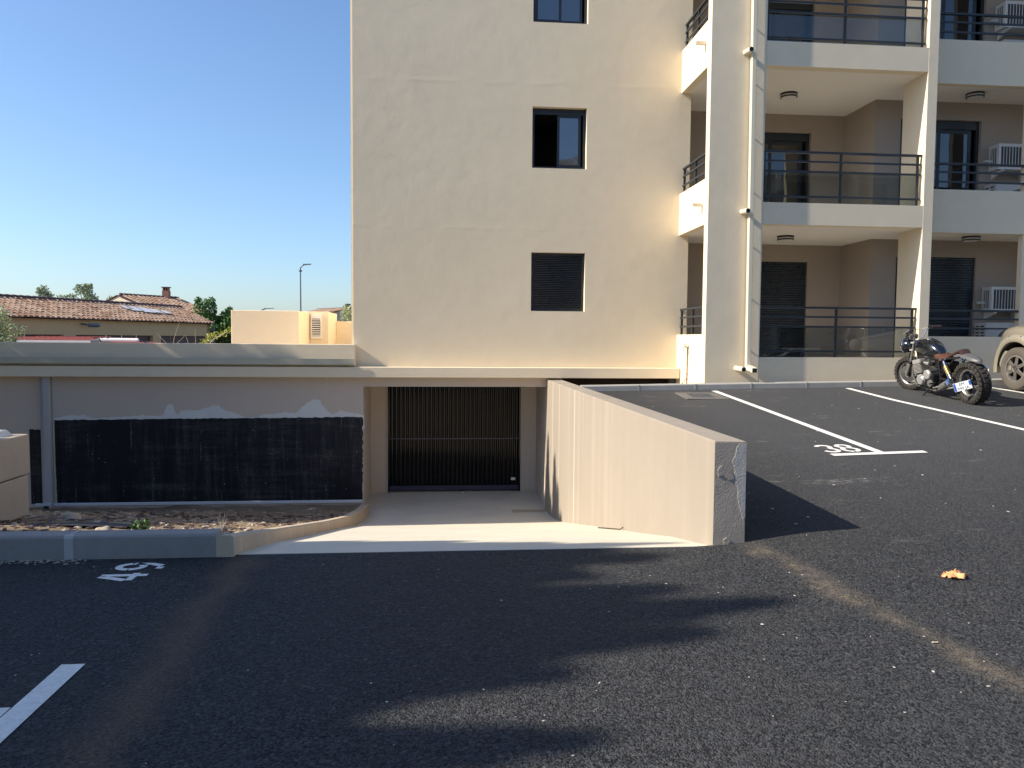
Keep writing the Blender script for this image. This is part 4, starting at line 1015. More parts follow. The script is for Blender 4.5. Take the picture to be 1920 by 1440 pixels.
# ------------------------------------------------------------------ behind the parapet
hut = thing('roof_hut', 'cream rendered stair housing with a white louvre on the garage roof', 'roof housing', (-4, 18, 1.2))
part(B(-4.754, -3.256, 18, 19.41, 1.2, 2.268), 'front_block', 'facade', hut, bevel=.008)
part(B(-4.754, -2.795, 19.412, 20.95, 1.2, 2.30), 'rear_block', 'facade', hut, bevel=.008)
part(B(-2.793, -1.76, 20.8, 20.95, 1.2, 2.10), 'low_wall', 'facade', hut, bevel=.006)
lv = part(holes_wall(-3.215, -2.955, 1.64, 2.225, 19.36, 19.411, [(-3.19, -2.985, 1.70, 2.13)]), 'louvre', 'louvre', hut)
part(B(-3.19, -2.985, 19.395, 19.4105, 1.70, 2.13), 'louvre_back', 'ac_dark', hut)
s0 = None
for k in range(8):
    o = MB().hexa([(-3.19, 19.365, 1.712), (-2.985, 19.365, 1.712), (-2.985, 19.385, 1.735), (-3.19, 19.385, 1.735), (-3.19, 19.365, 1.719), (-2.985, 19.365, 1.719), (-2.985, 19.385, 1.742), (-3.19, 19.385, 1.742)]).build('louvre_slat', 'louvre', lv) if s0 is None else dup(s0, lv)
    if s0 is None: s0 = o
    o.location = (0, 0, k*.0535)

# tiled station building
def tile_roof(p0, u, n, L, run, rise, tw, tl, jit=.012):
    """clay tiles on one slope: each tile a small curved shell, all joined"""
    mb = MB(); nc = int(L/tw); nr = int(math.hypot(run, rise)/tl)
    for i in range(nc):
        for j in range(nr):
            a0, a1 = j/nr, min(1.02, (j+1.25)/nr); jz = random.uniform(-jit, jit)
            ring = []
            for q, lift in ((a0, .045), (a1, .01)):
                b = p0 + n*(run*(1-q)) + Vector((0, 0, -rise*(1-q)+lift+jz))
                ring.append([b + u*(tw*(i+.5)+dx*tw) + Vector((0, 0, dz)) for dx, dz in ((-.52, .0), (-.26, .075), (.0, .10), (.26, .075), (.52, .0))])
            k = len(mb.v); mb.v += [tuple(p) for p in ring[0]+ring[1]]
            for m in range(4): mb.f.append((k+m, k+m+1, k+5+m+1, k+5+m))
            mb.f.append((k, k+1, k+2, k+3, k+4))
    return mb
def gable_house(name, label, ridge_end, az, L, run, rise, wall_h, wm, openings=(), tw=.27, ground=-2.62, overhang=.3, chim=None, white=None):
    u = -Vector((math.sin(az), math.cos(az), 0)); n = Vector((math.cos(az), -math.sin(az), 0)); E_ = Vector(ridge_end)
    t = thing(name, label, 'house', (E_.x, E_.y, ground)); l = t.location
    pt = lambda mb, nm, m, **k: part(mb, nm, m, t, **k)
    pt(tile_roof(E_, u, n, L, run, rise, tw, .36), 'roof', 'tile', kind='stuff', weld=False)
    pt(MB().quad(E_, E_+u*L, E_+u*L-n*run-Vector((0, 0, rise)), E_-n*run-Vector((0, 0, rise))), 'rear_roof', 'tile')
    lo = Vector((0, 0, -.02)); pt(MB().quad(E_+lo, E_+u*L+lo, E_+u*L+n*run+Vector((0, 0, -rise))+lo, E_+n*run+Vector((0, 0, -rise))+lo), 'roof_deck', 'tile_dark')
    mb = MB()
    for k in range(int(L/.42)):
        mb.tube([E_+u*(.42*k)+Vector((0, 0, .05)), E_+u*(.42*k+.46)+Vector((0, 0, .09))], .11, 8)
    pt(mb, 'ridge_tiles', 'tile_dark', kind='stuff', weld=False)
    w0 = E_ + u*.15 + n*(run-overhang) - Vector((0, 0, 0)); top = E_.z - rise - .04
    # front wall panels between openings, built in the wall's own frame
    fr = Matrix((tuple(u), tuple(n), (0, 0, 1))).transposed().to_4x4(); fr.translation = Vector((w0.x, w0.y, 0))
    hl = [(a, b, ground-.1, top-c) for a, b, c in openings]
    pt(holes_wall(0, L-.3, ground, top, 0, -.3, hl).xf(fr), 'front_wall', wm)
    for a, b, c in openings:
        zt = top-c
        pt(B(a+.02, b-.02, -.28, -.24, ground, zt-.55).xf(fr), 'garage_door', 'door_dark')
        m_ = int(round((b-a)/1.1))
        for k in range(m_): pt(B(a+(b-a)*k/m_+.03, a+(b-a)*(k+1)/m_-.03, -.22, -.18, zt-.53, zt+.02).xf(fr), 'door_panel', 'door_red')
    g = [E_+u*.15+n*(run-overhang), E_+u*.15-n*(run-overhang)]
    pt(MB().loft([[Vector((g[0].x, g[0].y, ground)), Vector((g[0].x, g[0].y, top)), Vector((E_.x+u.x*.15, E_.y+u.y*.15, E_.z-.08)), Vector((g[1].x, g[1].y, top)), Vector((g[1].x, g[1].y, ground))],
                  [p+u*.3 for p in (Vector((g[0].x, g[0].y, ground)), Vector((g[0].x, g[0].y, top)), Vector((E_.x+u.x*.15, E_.y+u.y*.15, E_.z-.08)), Vector((g[1].x, g[1].y, top)), Vector((g[1].x, g[1].y, ground)))]]), 'gable_wall', wm)
    g2 = [q+u*(L-.6) for q in g]; r2 = u*(L-.45)
    pt(MB().loft([[Vector((g2[0].x, g2[0].y, ground)), Vector((g2[0].x, g2[0].y, top)), Vector((E_.x+r2.x, E_.y+r2.y, E_.z-.08)), Vector((g2[1].x, g2[1].y, top)), Vector((g2[1].x, g2[1].y, ground))],
                  [p+u*.3 for p in (Vector((g2[0].x, g2[0].y, ground)), Vector((g2[0].x, g2[0].y, top)), Vector((E_.x+r2.x, E_.y+r2.y, E_.z-.08)), Vector((g2[1].x, g2[1].y, top)), Vector((g2[1].x, g2[1].y, ground)))]]), 'gable_wall', wm)
    if chim:
        c = E_ + u*chim
        pt(B(c.x-.28, c.x+.28, c.y-.28, c.y+.28, E_.z-.5, E_.z+.62), 'chimney', 'chimney')
        for a, b in ((-.24, -.16), (-.04, .04), (.16, .24)): pt(B(c.x+a, c.x+b, c.y-.24, c.y+.24, E_.z+.62, E_.z+.90), 'chimney_pier', 'chimney')
        pt(B(c.x-.33, c.x+.33, c.y-.33, c.y+.33, E_.z+.90, E_.z+.97), 'chimney_cap', 'tile_dark')
    return t, u, n, E_, top, fr
st, su, sn, sE, stop, sfr = gable_house('station_building', 'long low building with a brown tiled roof and dark garage doors', (-18.2, 56.2, 3.70), R(22), 24, 2.75, 1.12, 3, 'house_wall', tw=.33,
    openings=((.35, 4.7, .80), (5.4, 11.2, .80), (12.0, 17.5, .80), (18.3, 23, .80)))
def roofpt(d, q, lift): return sE + su*d + sn*(2.75*(1-q)) + Vector((0, 0, -1.12*(1-q)+lift))
mb = MB()
for d, q, w_, h_ in ((3.6, .54, .8, .12), (4.3, .57, .9, .16), (5.0, .62, 1.0, .15), (5.6, .66, .7, .1), (2.9, .50, .5, .1)):
    mb.quad(roofpt(d, q-h_, .17), roofpt(d+w_, q-h_*.8, .17), roofpt(d+w_, q+h_, .17), roofpt(d, q+h_*.7, .17))
part(mb, 'roof_sheet', 'ladder_white', st, kind='stuff')
part(MB().tube([sE+su*11.0+sn*2.5+Vector((0, 0, -1.35)), sE+su*11.0+sn*2.95+Vector((0, 0, -1.40))], .05, 6), 'lamp_arm', 'pole', st)
part(MB().lathe([(.02, -.34), (.10, -.30), (.12, .16), (.05, .30), (0, .31)], 'x', (0, 0, 0), 12).xf(Matrix.Translation(sE+su*10.6+sn*3.0+Vector((0, 0, -1.42))) @ Matrix.Rotation(R(15), 4, 'Z')), 'wall_lamp', 'pole', st, smooth=True)
part(MB().tube([sE+su*.0+sn*2.62+Vector((0, 0, -1.15)), sE+su*.0+sn*2.62+Vector((0, 0, -4.5))], .07, 8), 'downpipe', 'pole', st)
gable_house('tiled_house', 'taller tiled house with a brick chimney seen over the long roof', (-23.9, 73.0, 5.15), R(32), 6.2, 4.6, 1.45, 3, 'white_wall', chim=1.3, tw=.45)
gable_house('tiled_house', 'far pale house with a red tiled gable and dark flue beside the block corner', (-12.3, 104.5, 5.62), R(140), 8, 5.5, 1.15, 3, 'white_wall', tw=.45)
t = thing('roof_flue', 'dark metal flue standing on the far pale house roof', 'flue', (-12.5, 104, 4.5))
part(MB().lathe([(.22, 5.2), (.22, 6.0), (.38, 6.02), (.38, 6.2), (.26, 6.22)], 'z', (-12.45, 104, 0), 12), 'flue_pipe', 'arch', t)

# fire engine roof with ladder in front of the station
ft = thing('fire_engine', 'red fire engine with a red and white ladder on its roof, mostly behind the parapet', 'fire engine', (-16.1, 36, -2.62))
P = lambda mb, nm, m, **k: part(mb, nm, m, ft, **k)
P(B(-18.9, -15.4, 35.1, 37.3, -1.6, 1.18), 'rear_body', 'fire_red', bevel=.05); P(B(-15.35, -13.5, 35.1, 37.3, -1.6, 1.05), 'cab', 'fire_red', bevel=.12, seg=2)
P(B(-14.4, -13.48, 35.25, 37.15, .0, .75), 'windscreen', 'carglass')
for x in (-18.0, -16.8, -14.4):
    for y in (35.2, 37.2): P(MB().lathe([(0, -.15), (.3, -.15), (.5, -.12), (.5, .12), (.3, .15), (0, .15)], 'y', (x, y, -2.12), 20), 'wheel', 'rubber', smooth=True)
f0 = len(ft.children)
for y in (35.35, 35.95):
    P(B(-18.5, -15.2, y-.03, y+.03, 1.50, 1.63), 'ladder_rail', 'ladder_red'); P(B(-18.85, -15.3, y-.07, y+.07, 1.38, 1.48), 'ladder_rail', 'ladder_white')
for k in range(14): P(B(-18.4+k*.24, -18.34+k*.24, 35.38, 35.92, 1.56, 1.60), 'ladder_rung', 'ladder_red')
for k in range(20): P(B(-18.2+k*.14, -18.13+k*.14, 35.3, 35.34, 1.25, 1.36), 'ladder_step', 'ladder_white')
P(B(-15.3, -14.9, 35.3, 36.0, 1.25, 1.56), 'ladder_joint', 'fork_grey', bevel=.05)
P(MB().tube([(-14.95, 35.45, 1.50), (-13.35, 35.45, 1.49)], .10, 12), 'hose_tube', 'ladder_white', smooth=True)
P(B(-14.9, -13.1, 35.3, 35.9, 1.28, 1.37), 'roof_rack', 'ladder_red')
P(MB().lathe([(.09, 1.18), (.09, 1.33), (.05, 1.38), (0, 1.385)], 'z', (-14.9, 35.3, 0), 12), 'beacon', 'orange', smooth=True)
for x in (-18.0, -15.9, -13.6): P(B(x, x+.1, 35.3, 35.95, 1.15, 1.38), 'ladder_stay', 'fork_grey')

for o in list(ft.children)[f0:]: o.location = (o.location.x+.55, o.location.y, o.location.z+.06)

# street lamps
def lamp(loc, h, label, k=1.):
    t = thing('street_lamp', label, 'street lamp', loc, group='street lamps beyond the roofs')
    MB().tube([(0, 0, 0), (0, 0, h)], [.10*k, .055*k], 10).build('pole', 'pole', t, smooth=True)
    MB().lathe([(.09*k, -.14), (.16*k, -.10), (.16*k, -.02), (.05*k, .0)], 'z', (0, 0, h-.18), 12).build('collar', 'pole', t)
    MB().tube([(0, 0, h-.05), (.18*k, 0, h+.12), (.35*k, 0, h+.20)], .05*k, 8).build('arm', 'pole', t, smooth=True)
    MB().loft([[(.25*k, -.12*k, h+.16), (.25*k, .12*k, h+.16), (.25*k, .08*k, h+.27), (.25*k, -.08*k, h+.27)], [(1.0*k, -.10*k, h+.22), (1.0*k, .10*k, h+.22), (1.0*k, .06*k, h+.30), (1.0*k, -.06*k, h+.30)]]).build('lamp_head', 'pole', t)
lamp((-10.70, 60, -2.62), 9.6, 'slim grey street lamp standing tall against the sky beside the block', .8); lamp((-21.6, 95, -2.62), 7.55, 'far street lamp whose head just shows over the stair housing', 1.5)

# ------------------------------------------------------------------ trees
def leaves(mb, c, rad, n, size, up=.0, flat=1., shell=.0):
    for _ in range(n):
        while True:
            p = Vector((random.uniform(-1, 1), random.uniform(-1, 1), random.uniform(-1, 1)))
            if shell**2 < p.length_squared < 1: break
        q = Vector(c) + Vector((p.x*rad[0], p.y*rad[1], p.z*rad[2]))
        d = Vector((random.gauss(0, 1), random.gauss(0, 1), random.gauss(0, 1)+up)).normalized(); e = d.orthogonal().normalized(); e.rotate(Matrix.Rotation(random.uniform(0, 6.28), 3, d))
        s_ = size*random.uniform(.6, 1.3)
        k = len(mb.v); mb.v += [tuple(q-d*s_), tuple(q+e*s_*.42*flat), tuple(q+d*s_), tuple(q-e*s_*.42*flat)]; mb.f.append((k, k+1, k+2, k+3))
def tree(name, label, cat, base, h, clumps, leafmat, size, per, group=None):
    t = thing(name, label, cat, base, group=group)
    b = Vector((0, 0, 0))
    MB().tube([(0, 0, 0), (.06*h*.3, 0, h*.3), (0, .05, h*.62)], [.045*h**.9*.5, .035*h**.9*.5, .012*h**.9], 9).build('trunk', 'bark', t, smooth=True)
    for c, r_ in clumps[:7]: MB().tube([(0, 0, h*.32), (c[0]*.5, c[1]*.5, (h*.35+c[2])*.5), (c[0], c[1], c[2])], [.012*h**.9, .008*h**.9, .003*h**.9], 6).build('limb', 'bark', t, smooth=True)
    mb = MB()
    for c, r_ in clumps:
        n = int(per*(r_[0]*r_[2])); leaves(mb, c, r_, n, size)
        for _ in range(3):
            o = Vector((random.uniform(-1, 1), random.uniform(-1, 1), random.uniform(.1, 1))).normalized()
            leaves(mb, (c[0]+o.x*r_[0], c[1]+o.y*r_[1], c[2]+o.z*r_[2]), (r_[0]*.3, r_[1]*.3, r_[2]*.35), int(n*.10), size)
    mb.build('crown', leafmat, t, weld=False)
    return t
def cl(n, R_, z0, z1, r_):
    o = []
    for _ in range(n):
        a = random.uniform(0, 6.28); q = random.uniform(0, 1)**.6; z = random.uniform(z0, z1); k = random.uniform(.7, 1.25)
        o.append(((math.cos(a)*R_*q, math.sin(a)*R_*q, z), (r_*k, r_*k, r_*k*.85)))
    return o
random.seed(21)
G = 'olive green trees behind the tiled roof'
tree('olive_tree', 'wispy olive green tree at the left end of the tiled ridge', 'tree', (-34.2, 70, -2.6), 8.3, cl(9, .75, 6.6, 8.2, .42), 'leaf_olive', .10, 800, G)
tree('olive_tree', 'low olive green tree in the middle behind the tiled ridge', 'tree', (-32.2, 70, -2.6), 8.0, cl(8, .9, 6.2, 7.8, .45), 'leaf_olive', .10, 800, G)
tree('olive_tree', 'rounder olive green tree behind the tiled ridge, tallest of its row', 'tree', (-30.3, 70, -2.6), 8.8, cl(11, .8, 6.8, 8.6, .5), 'leaf_olive', .10, 800, G)
tree('olive_tree', 'small olive green tree next to the taller house gable', 'tree', (-28.5, 71, -2.6), 7.8, cl(9, .9, 6.2, 7.5, .48), 'leaf_olive', .10, 800, G)
tree('broadleaf_tree', 'dense dark green tree between the tiled roof and the stair housing', 'tree', (-16.6, 60, -2.6), 7.3, cl(34, 1.55, 1.4, 6.5, .75), 'leaf_dark', .13, 900)
tree('grey_green_shrub', 'grey green shrub over the low wall beside the block corner', 'shrub', (-2.9, 25.5, -1.0), 3.6, cl(12, .38, 2.6, 3.55, .32), 'leaf_olive', .05, 2600)
tree('broadleaf_tree', 'green branch at the far left edge above the parapet', 'tree', (-14.35, 26.5, -2.6), 5.3, cl(14, .5, 2.6, 5.0, .34), 'leaf_olive', .07, 1200)
vn = thing('leafy_vine', 'lime green leafy vine rising over the parapet beside the stair housing', 'vine', (-5.37, 20.5, 1.0))
mb = MB()
for k in range(9):
    u = k/8; leaves(mb, (-.75+.62*u+random.uniform(-.08, .08), 0, .52+.30*u**.8+random.uniform(-.05, .05)), (.12, .12, .10), 15, .045)
mb.build('vine_leaves', 'leaf_lime', vn, weld=False); MB().tube([(-.85, 0, .2), (-.5, 0, .6), (-.15, 0, .8)], .012, 6).build('vine_stem', 'twig', vn, smooth=True)
tw = thing('bare_twigs', 'pale leafless twigs sticking up behind the parapet', 'twigs', (-6.55, 20.5, 1.0))
for k, (x, h_, ln) in enumerate(((-.35, 1.05, .2), (-.38, .78, -.35), (-.36, .72, .35), (.25, .88, -.02), (.42, .75, .1), (.1, .72, -.1), (.6, .70, .12))):
    MB().tube([(x, 0, .2), (x+ln*.3, 0, .2+h_*.5-.1), (x+ln, 0, h_-.02)], [.007, .005, .002], 5).build('twig', 'twig', tw, smooth=True)

# row of tall cypresses left of the picture, whose pointed shadows fall over the lot
random.seed(5)
def cypress(y, H, Rr, label, x=-12.0, gap=0.):
    t = thing('cypress_tree', label, 'tree', (x, y, -.2), group='cypress row left of the lot')
    MB().tube([(0, 0, 0), (0, 0, H*.9)], [.16, .03], 8).build('trunk', 'bark', t, smooth=True)
    mb = MB(); n = int(700*H*Rr)
    for _ in range(n):
        z = H*(.04 + .96*random.random()**1.05); r_ = Rr*min(1, (1-z/H)*6)**.8 * (.93+.07*math.sin(z*5+y*3)); a = random.uniform(0, 6.283); q = math.sqrt(random.random())
        if gap and random.random() < gap: continue
        p = Vector((math.cos(a)*r_*q, math.sin(a)*r_*q, z)); d = Vector((math.cos(a)*.5, math.sin(a)*.5, 1.1+random.uniform(-.5, .5))).normalized(); e = d.orthogonal().normalized(); e.rotate(Matrix.Rotation(random.uniform(0, 6.28), 3, d))
        s_ = random.uniform(.10, .22); w_ = s_*.5
        k = len(mb.v); mb.v += [tuple(p-d*s_), tuple(p+e*w_), tuple(p+d*s_), tuple(p-e*w_)]; mb.f.append((k, k+1, k+2, k+3))
    mb.build('crown', 'leaf_cyp', t, weld=False)
CY = [(-4.0, 8.7), (-3.5, 8.9), (-3.0, 8.6), (-2.5, 9.0), (-2.0, 8.6), (-1.5, 8.8), (-1.0, 8.5), (-.5, 8.7), (.0, 8.6), (.45, 8.5), (.88, 8.6), (1.28, 8.8), (1.66, 9.0), (1.98, 8.25), (2.27, 9.0), (2.66, 9.65), (3.04, 10.05), (3.42, 9.65), (3.80, 9.3),
      (4.17, 9.7), (4.45, 9.5), (4.74, 9.9), (5.1, 9.1), (5.5, 8.5), (5.9, 7.8), (6.25, 6.7), (6.65, 5.8), (7.05, 5.3), (7.5, 5.9), (7.95, 5.4), (8.4, 5.9), (8.85, 5.4), (9.3, 5.8), (9.75, 5.6), (10.2, 6.2), (10.55, 6.1), (10.9, 5.9), (11.25, 6.2), (11.55, 7.2), (11.85, 8.6), (12.2, 9.0), (12.6, 9.5), (13.05, 8.6), (13.5, 9.75), (13.9, 8.5), (14.25, 7.8), (14.7, 6.6), (15.2, 5.6)]
for k, (y, H_) in enumerate(CY):
    cypress(y, H_, .44, 'slim dark cypress left of the picture, one of the row that shades the lot', gap=(.45 if 6.2 < y < 11.4 else .55 if y > 14 else 0.))

# block across the lot, seen only as reflections in the balcony glass
ob = thing('opposite_building', 'cream block across the lot, seen mirrored in the balcony glass', 'building', (14, -20, 0))
hs = [(x, x+1.9, z, z+2.1) for x in (1.5, 6.5, 11.5, 16.5, 21.5, 26.5) for z in (1.0, 3.9, 6.8, 9.7)]
part(holes_wall(-2, 32, -.5, 13.4, -20, -20.3, hs), 'front_wall', 'opp', ob)
part(B(-2, 32, -29, -28.7, -.5, 13.4), 'rear_wall', 'opp', ob); part(B(-2, 32, -29, -20.31, 13.41, 13.7), 'roof_slab', 'opp', ob)
part(B(-1.98, 31.98, -22, -21.9, -.5, 13.4), 'inner_wall', 'inside', ob)
for x in (.4, 5.4, 10.4, 15.4, 20.4, 25.4, 30.6): part(B(x, x+.3, -19.998, -18.6, -.2, 13.4), 'fin_wall', 'opp', ob)
for z in (.0, 3.2, 6.1, 9.0, 11.9): part(B(.72, 30.55, -19.998, -18.7, z, z+.25), 'balcony_slab', 'opp', ob)

# ------------------------------------------------------------------ painted markings
def strip(pts, w, lift=.004, hf=hz, sub=.25):
    """painted line along a polyline of (x, y)"""
    mb = MB(); P = [Vector((x, y)) for x, y in pts]
    path = []
    for a, b in zip(P, P[1:]):
        n = max(1, int((b-a).length/sub)); path += [a.lerp(b, k/n) for k in range(n)]
    path.append(P[-1]); L = []
    for k, p in enumerate(path):
        t = (path[min(k+1, len(path)-1)]-path[max(k-1, 0)]).normalized(); n = Vector((-t.y, t.x))*w/2; L.append((p+n, p-n))
    for (a, b), (c, d) in zip(L, L[1:]): mb.quad(*[(q.x, q.y, hf(q.x, q.y)+lift) for q in (a, b, d, c)])
    return mb
def line(mb, label, name='parking_line'):
    return tag(mb.build(name, 'marking', smooth=True), label, 'road marking', 'painted parking lines')
Tl = 'white painted bay line up to the kerb '
line(strip([(4.78, 13.22), (5.12, 8.56)], .105), Tl+'ending at number 38')
line(strip([(4.49, 8.50), (5.66, 8.545)], .10, .0065), 'white painted cross bar of the bay line beside number 38')
line(strip([(7.26, 13.26), (7.36, 12.0), (7.9, 8.6)], .105), Tl+'passing just left of the motorcycle')
line(strip([(7.30, 8.56), (8.46, 8.60)], .10, .0065), 'white painted cross bar of the next bay line, beside number 39')
line(strip([(9.78, 13.3), (9.98, 12.6), (10.5, 8.6)], .105), Tl+'between the motorcycle and the silver beige car')
line(strip([(-1.845, 3.98), (-1.83, 2.6)], .115), 'white painted bay line in the lower left corner')
line(strip([(-1.90, 3.465), (-4.6, 3.40)], .11, .0065), 'white painted cross bar in the lower left corner')
def digit(segs, at, s_, ux, uy, w, hf=hz):
    mb = MB()
    for sg in segs:
        m = strip([(at[0]+ux[0]*x*s_+uy[0]*y*s_, at[1]+ux[1]*x*s_+uy[1]*y*s_) for x, y in sg], w, .0045, hf, .05); k = len(mb.v); mb.v += m.v; mb.f += [tuple(i+k for i in f) for f in m.f]
    return mb
def arc(cx, cy, rx, ry, a0, a1, n=10): return [(cx+rx*math.cos(R(a0+(a1-a0)*k/n)), cy+ry*math.sin(R(a0+(a1-a0)*k/n))) for k in range(n+1)]
D3 = [arc(.24, .73, .22, .21, 165, -75), arc(.24, .27, .24, .24, 75, -165)]
D8 = [arc(.24, .74, .20, .20, 80, 260), arc(.24, .74, .20, .20, -80, 100-20), arc(.24, .27, .24, .25, 97, 265), arc(.24, .27, .24, .25, -85, 83)]
D4 = [[(.36, 1.0), (.36, .0)], [(.28, 1.0), (.0, .36)], [(-.02, .28), (.28, .28)], [(.42, .28), (.52, .28)]]
D9 = [arc(.25, .70, .22, .27, 10, 180), arc(.25, .70, .22, .27, 185, 350), [(.47, .72), (.45, .3), (.30, .03)], [(.22, .02), (.06, .04)]]
def number(parts, label):
    t = thing('bay_number', label, 'bay number', (parts[0][1][0], parts[0][1][1], 0), group='painted bay numbers'); l = t.location
    for d, at, s_, ux, uy, w in parts: digit(d, at, s_, ux, uy, w).build('digit', 'marking', t, loc=(-l.x, -l.y, -l.z), smooth=True)
number([(D3, (4.515, 8.63), .36, (1, .03), (-.05, 1), .055), (D8, (4.765, 8.64), .36, (1, .03), (-.05, 1), .055)], 'white painted number 38 at the end of the bay line')
number([(D3, (7.30, 8.69), .36, (1, .03), (-.05, 1), .055), (D9, (7.55, 8.70), .36, (1, .03), (-.05, 1), .055)], 'white painted number 39 cut by the right picture edge')
number([(D4, (-2.03, 5.36), .31, (0, 1), (-1, 0), .05), (D9, (-2.0, 5.60), .31, (0, 1), (-1, 0), .05)], 'white painted number 49 lying sideways at the grey kerb')

# ------------------------------------------------------------------ small things on the ground
random.seed(11)
def crumple(n, rx, ry, h, seed):
    mb = MB(); g = {}
    for i in range(n+1):
        for j in range(n+1):
            u, v = i/n*2-1, j/n*2-1; e = 1/max(1e-3, max(abs(u), abs(v)))*math.hypot(u, v)
            k = .72+.28*noise.noise(Vector((u*2.1+seed, v*2.1, seed))); r_ = 1/max(1., math.hypot(u, v))
            g[i, j] = (u*r_*rx*k, v*r_*ry*k, h*(.35+noise.noise(Vector((u*2.4, v*2.4, seed)))*.8 + .35*abs(noise.noise(Vector((u*5, v*5, seed+4)))))*(1-.5*max(abs(u), abs(v))) + .004)
    for i in range(n):
        for j in range(n): mb.quad(g[i, j], g[i+1, j], g[i+1, j+1], g[i, j+1])
    return mb
lf = tag(crumple(14, .115, .075, .075, 3.3).build('fallen_leaf', 'leaf_orange', loc=(3.55, 4.98, hz(3.55, 4.98)), smooth=True, angle=60), 'large crumpled orange leaf lying alone on the asphalt at the right', 'leaf')
l2 = tag(crumple(6, .03, .012, .012, 8.1).build('fallen_leaf', 'rock', loc=(2.70, 3.93, .0), smooth=True, angle=60), 'tiny tan leaf on the sandy joint line at the lower right', 'leaf')
mb = MB()
def chip(mb, x, y, z, s_):
    a = random.uniform(0, 3.14); c_, n_ = math.cos(a), math.sin(a); w_ = s_*random.uniform(.35, .8); t_ = s_*.25
    mb.hexa([(x+c_*p*s_-n_*q*w_, y+n_*p*s_+c_*q*w_, z+dz) for dz in (0, t_) for p, q in ((-1, -1), (1, -.8), (.9, 1), (-.8, .8))])
for _ in range(70):
    x, y = random.gauss(2.1, .75), 2.3+random.random()**1.3*3.0
    if x > .3: chip(mb, x, y, hz(x, y)+.001, random.choice((.003, .004, .005, .005, .006, .009)))
for _ in range(40):
    x, y = random.uniform(-2.6, 1.6), random.uniform(2.4, 5.8); chip(mb, x, y, .001, random.choice((.003, .003, .004, .006)))
for _ in range(60):
    x, y = random.uniform(2.7, 9), random.uniform(5.5, 12.8); chip(mb, x, y, hz(x, y)+.001, random.choice((.006, .008, .012)))
mb.build('pale_chips', 'chip', kind='stuff', weld=False)
# gravel, clods and leaf litter on the sandy strip
mb = MB()
def pebble(mb, x, y, z, s_):
    k = len(mb.v); m = bmesh.new(); bmesh.ops.create_icosphere(m, subdivisions=1, radius=1)
    q = Matrix.Rotation(random.uniform(0, 6), 4, 'Z') @ Matrix.Diagonal((s_, s_*random.uniform(.55, .9), s_*random.uniform(.35, .6), 1)); sd = random.uniform(0, 90)
    for v in m.verts: p = q @ (v.co*(1+.28*noise.noise(v.co*1.6+Vector((sd, 0, 0))))); mb.v.append((p.x+x, p.y+y, p.z+z))
    for f in m.faces: mb.f.append(tuple(k+v.index for v in f.verts))
    m.free()
for _ in range(900):
    y = 6.1+random.random()**1.2*8.8; x = random.uniform(-6.5, kx(y)-.06); pebble(mb, x, y, dirt_z(x, y)+.004, random.choice((.010, .014, .018, .022, .03, .045)))
mb.build('gravel', 'rock', kind='stuff', weld=False)
mb = MB()
for _ in range(1300):
    y = 6.1+random.random()**1.2*7.5; x = random.uniform(-5.5, kx(y)-.04); chip(mb, x, y, dirt_z(x, y)+.012, random.choice((.012, .018, .025, .035)))
mb.build('leaf_litter', 'leather_dark', kind='stuff', weld=False)
mb = MB()
for _ in range(90):
    x = random.gauss(-2.95, .22); y = 5.89-abs(random.gauss(0, .05)); chip(mb, x, y, .003, random.choice((.006, .010, .014)))
mb.build('kerb_litter', 'twig', kind='stuff', weld=False)
mb = MB()
for _ in range(26):
    x = random.uniform(-1.0, 1.4); y = random.uniform(16.5, 16.97); chip(mb, x, y, ramp_z(y)+.003, random.choice((.008, .012, .02)))
mb.build('gate_litter', 'chip', kind='stuff', weld=False)
def rock(x, y, s_, label, m='rock', fl=.6):
    b_ = bmesh.new(); bmesh.ops.create_icosphere(b_, subdivisions=3, radius=1); sd = random.uniform(0, 50)
    for v in b_.verts:
        d = 1+.30*noise.noise(v.co*1.1+Vector((sd, 0, 0)))+.10*noise.noise(v.co*3+Vector((0, sd, 0))); v.co = Vector((v.co.x*s_*d*1.2, v.co.y*s_*d, v.co.z*s_*d*fl))
    me = bpy.data.meshes.new('rock'); b_.to_mesh(me); b_.free(); me.materials.append(M[m])
    for p in me.polygons: p.use_smooth = True
    o = bpy.data.objects.new('rock', me); COL.objects.link(o); o.location = (x, y, dirt_z(x, y)+s_*fl*.35); tag(o, label, 'rock', 'rocks on the sandy strip')
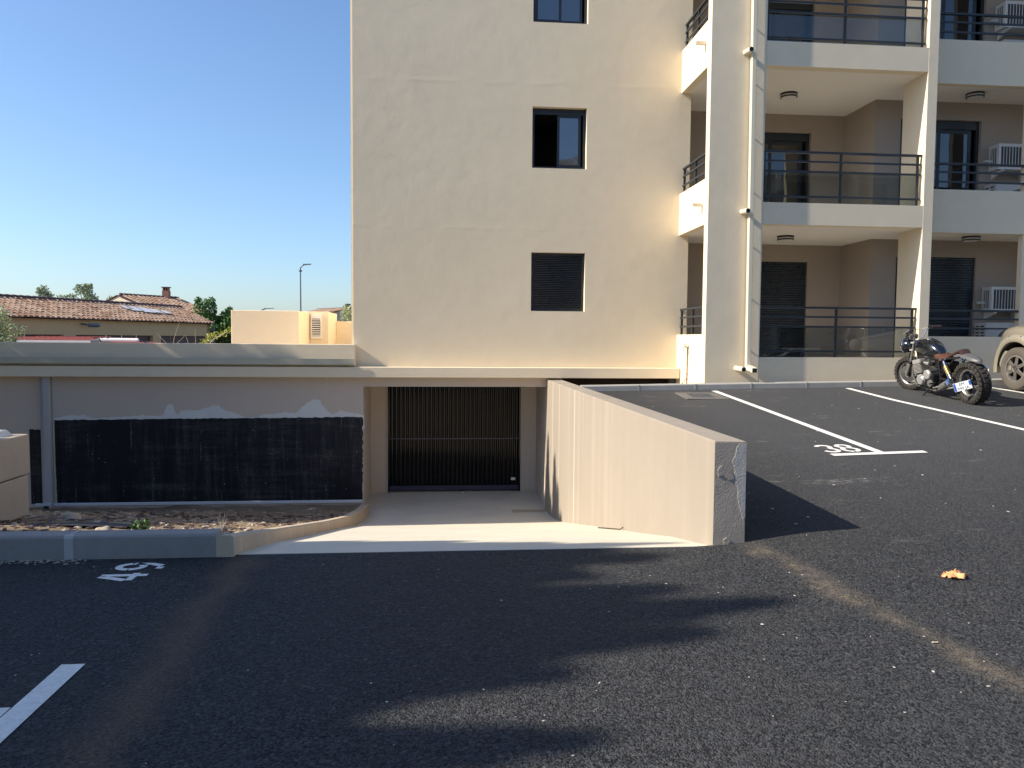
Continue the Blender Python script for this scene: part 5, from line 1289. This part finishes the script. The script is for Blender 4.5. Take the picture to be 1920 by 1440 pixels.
rock(-4.9, 10.6, .13, 'rounded pale rock near the grey downpipe, farthest of the strip'); rock(-3.30, 7.8, .07, 'tan clod of soil lying in front of the flat black patch', 'rock', .5); rock(-2.25, 8.0, .06, 'small pale stone beside the tan kerb', 'frame_conc'); rock(-3.85, 7.3, .05, 'tiny white stone in front of the flat black patch', 'base_trim')
fe = MB(); pl = [(-4.0, 8.3), (-3.75, 8.1), (-3.3, 8.35), (-3.2, 8.8), (-3.6, 8.95), (-3.95, 8.7)]  # flat black patch set just above the sand
g0 = []
for x, y in pl: g0.append((x, y, dirt_z(x, y)+.03))
cx, cy = sum(p[0] for p in pl)/6, sum(p[1] for p in pl)/6
for k in range(6): fe.quad(g0[k], g0[(k+1) % 6], (cx, cy, dirt_z(cx, cy)+.05))
tag(fe.build('dark_patch', 'matt_black', smooth=True), 'flat black patch on the sandy strip', 'felt scrap')
wd = thing('weed', 'small green weed growing on the sandy strip', 'weed', (-2.98, 7.9, dirt_z(-2.98, 7.9)))
mb = MB(); leaves(mb, (0, 0, .07), (.10, .09, .06), 70, .03); mb.build('weed_leaves', 'leaf_dark', wd, weld=False); MB().tube([(0, 0, -.02), (.01, 0, .12)], .006, 5).build('stem', 'leaf_olive', wd)
wd = thing('dry_grass_tuft', 'thin dry grass stalks beside the tan kerb', 'grass tuft', (-2.2, 7.9, dirt_z(-2.2, 7.9)))
for k in range(7): a = k*.9; MB().tube([(0, 0, 0), (.02*math.cos(a), .02*math.sin(a), .07), (.06*math.cos(a), .06*math.sin(a), .10+.015*k)], [.003, .002, .001], 4).build('stalk', 'twig', wd)
sk = thing('fallen_stick', 'dark twisted stick lying where the ramp meets the retaining wall', 'stick', (2.0, 8.9, ramp_z(8.9)))
MB().tube([(-.14, .1, .012), (-.05, .03, .02), (.03, .02, .014), (.1, -.04, .022), (.13, -.05, .05)], .008, 6).build('stick_stem', 'bark', sk, smooth=True)
lt = thing('litter_scrap', 'pale crumpled paper scrap lying before the garage gate', 'litter', (.45, 16.8, ramp_z(16.8)))
crumple(8, .07, .05, .08, 5.5).build('paper', 'chip', lt);
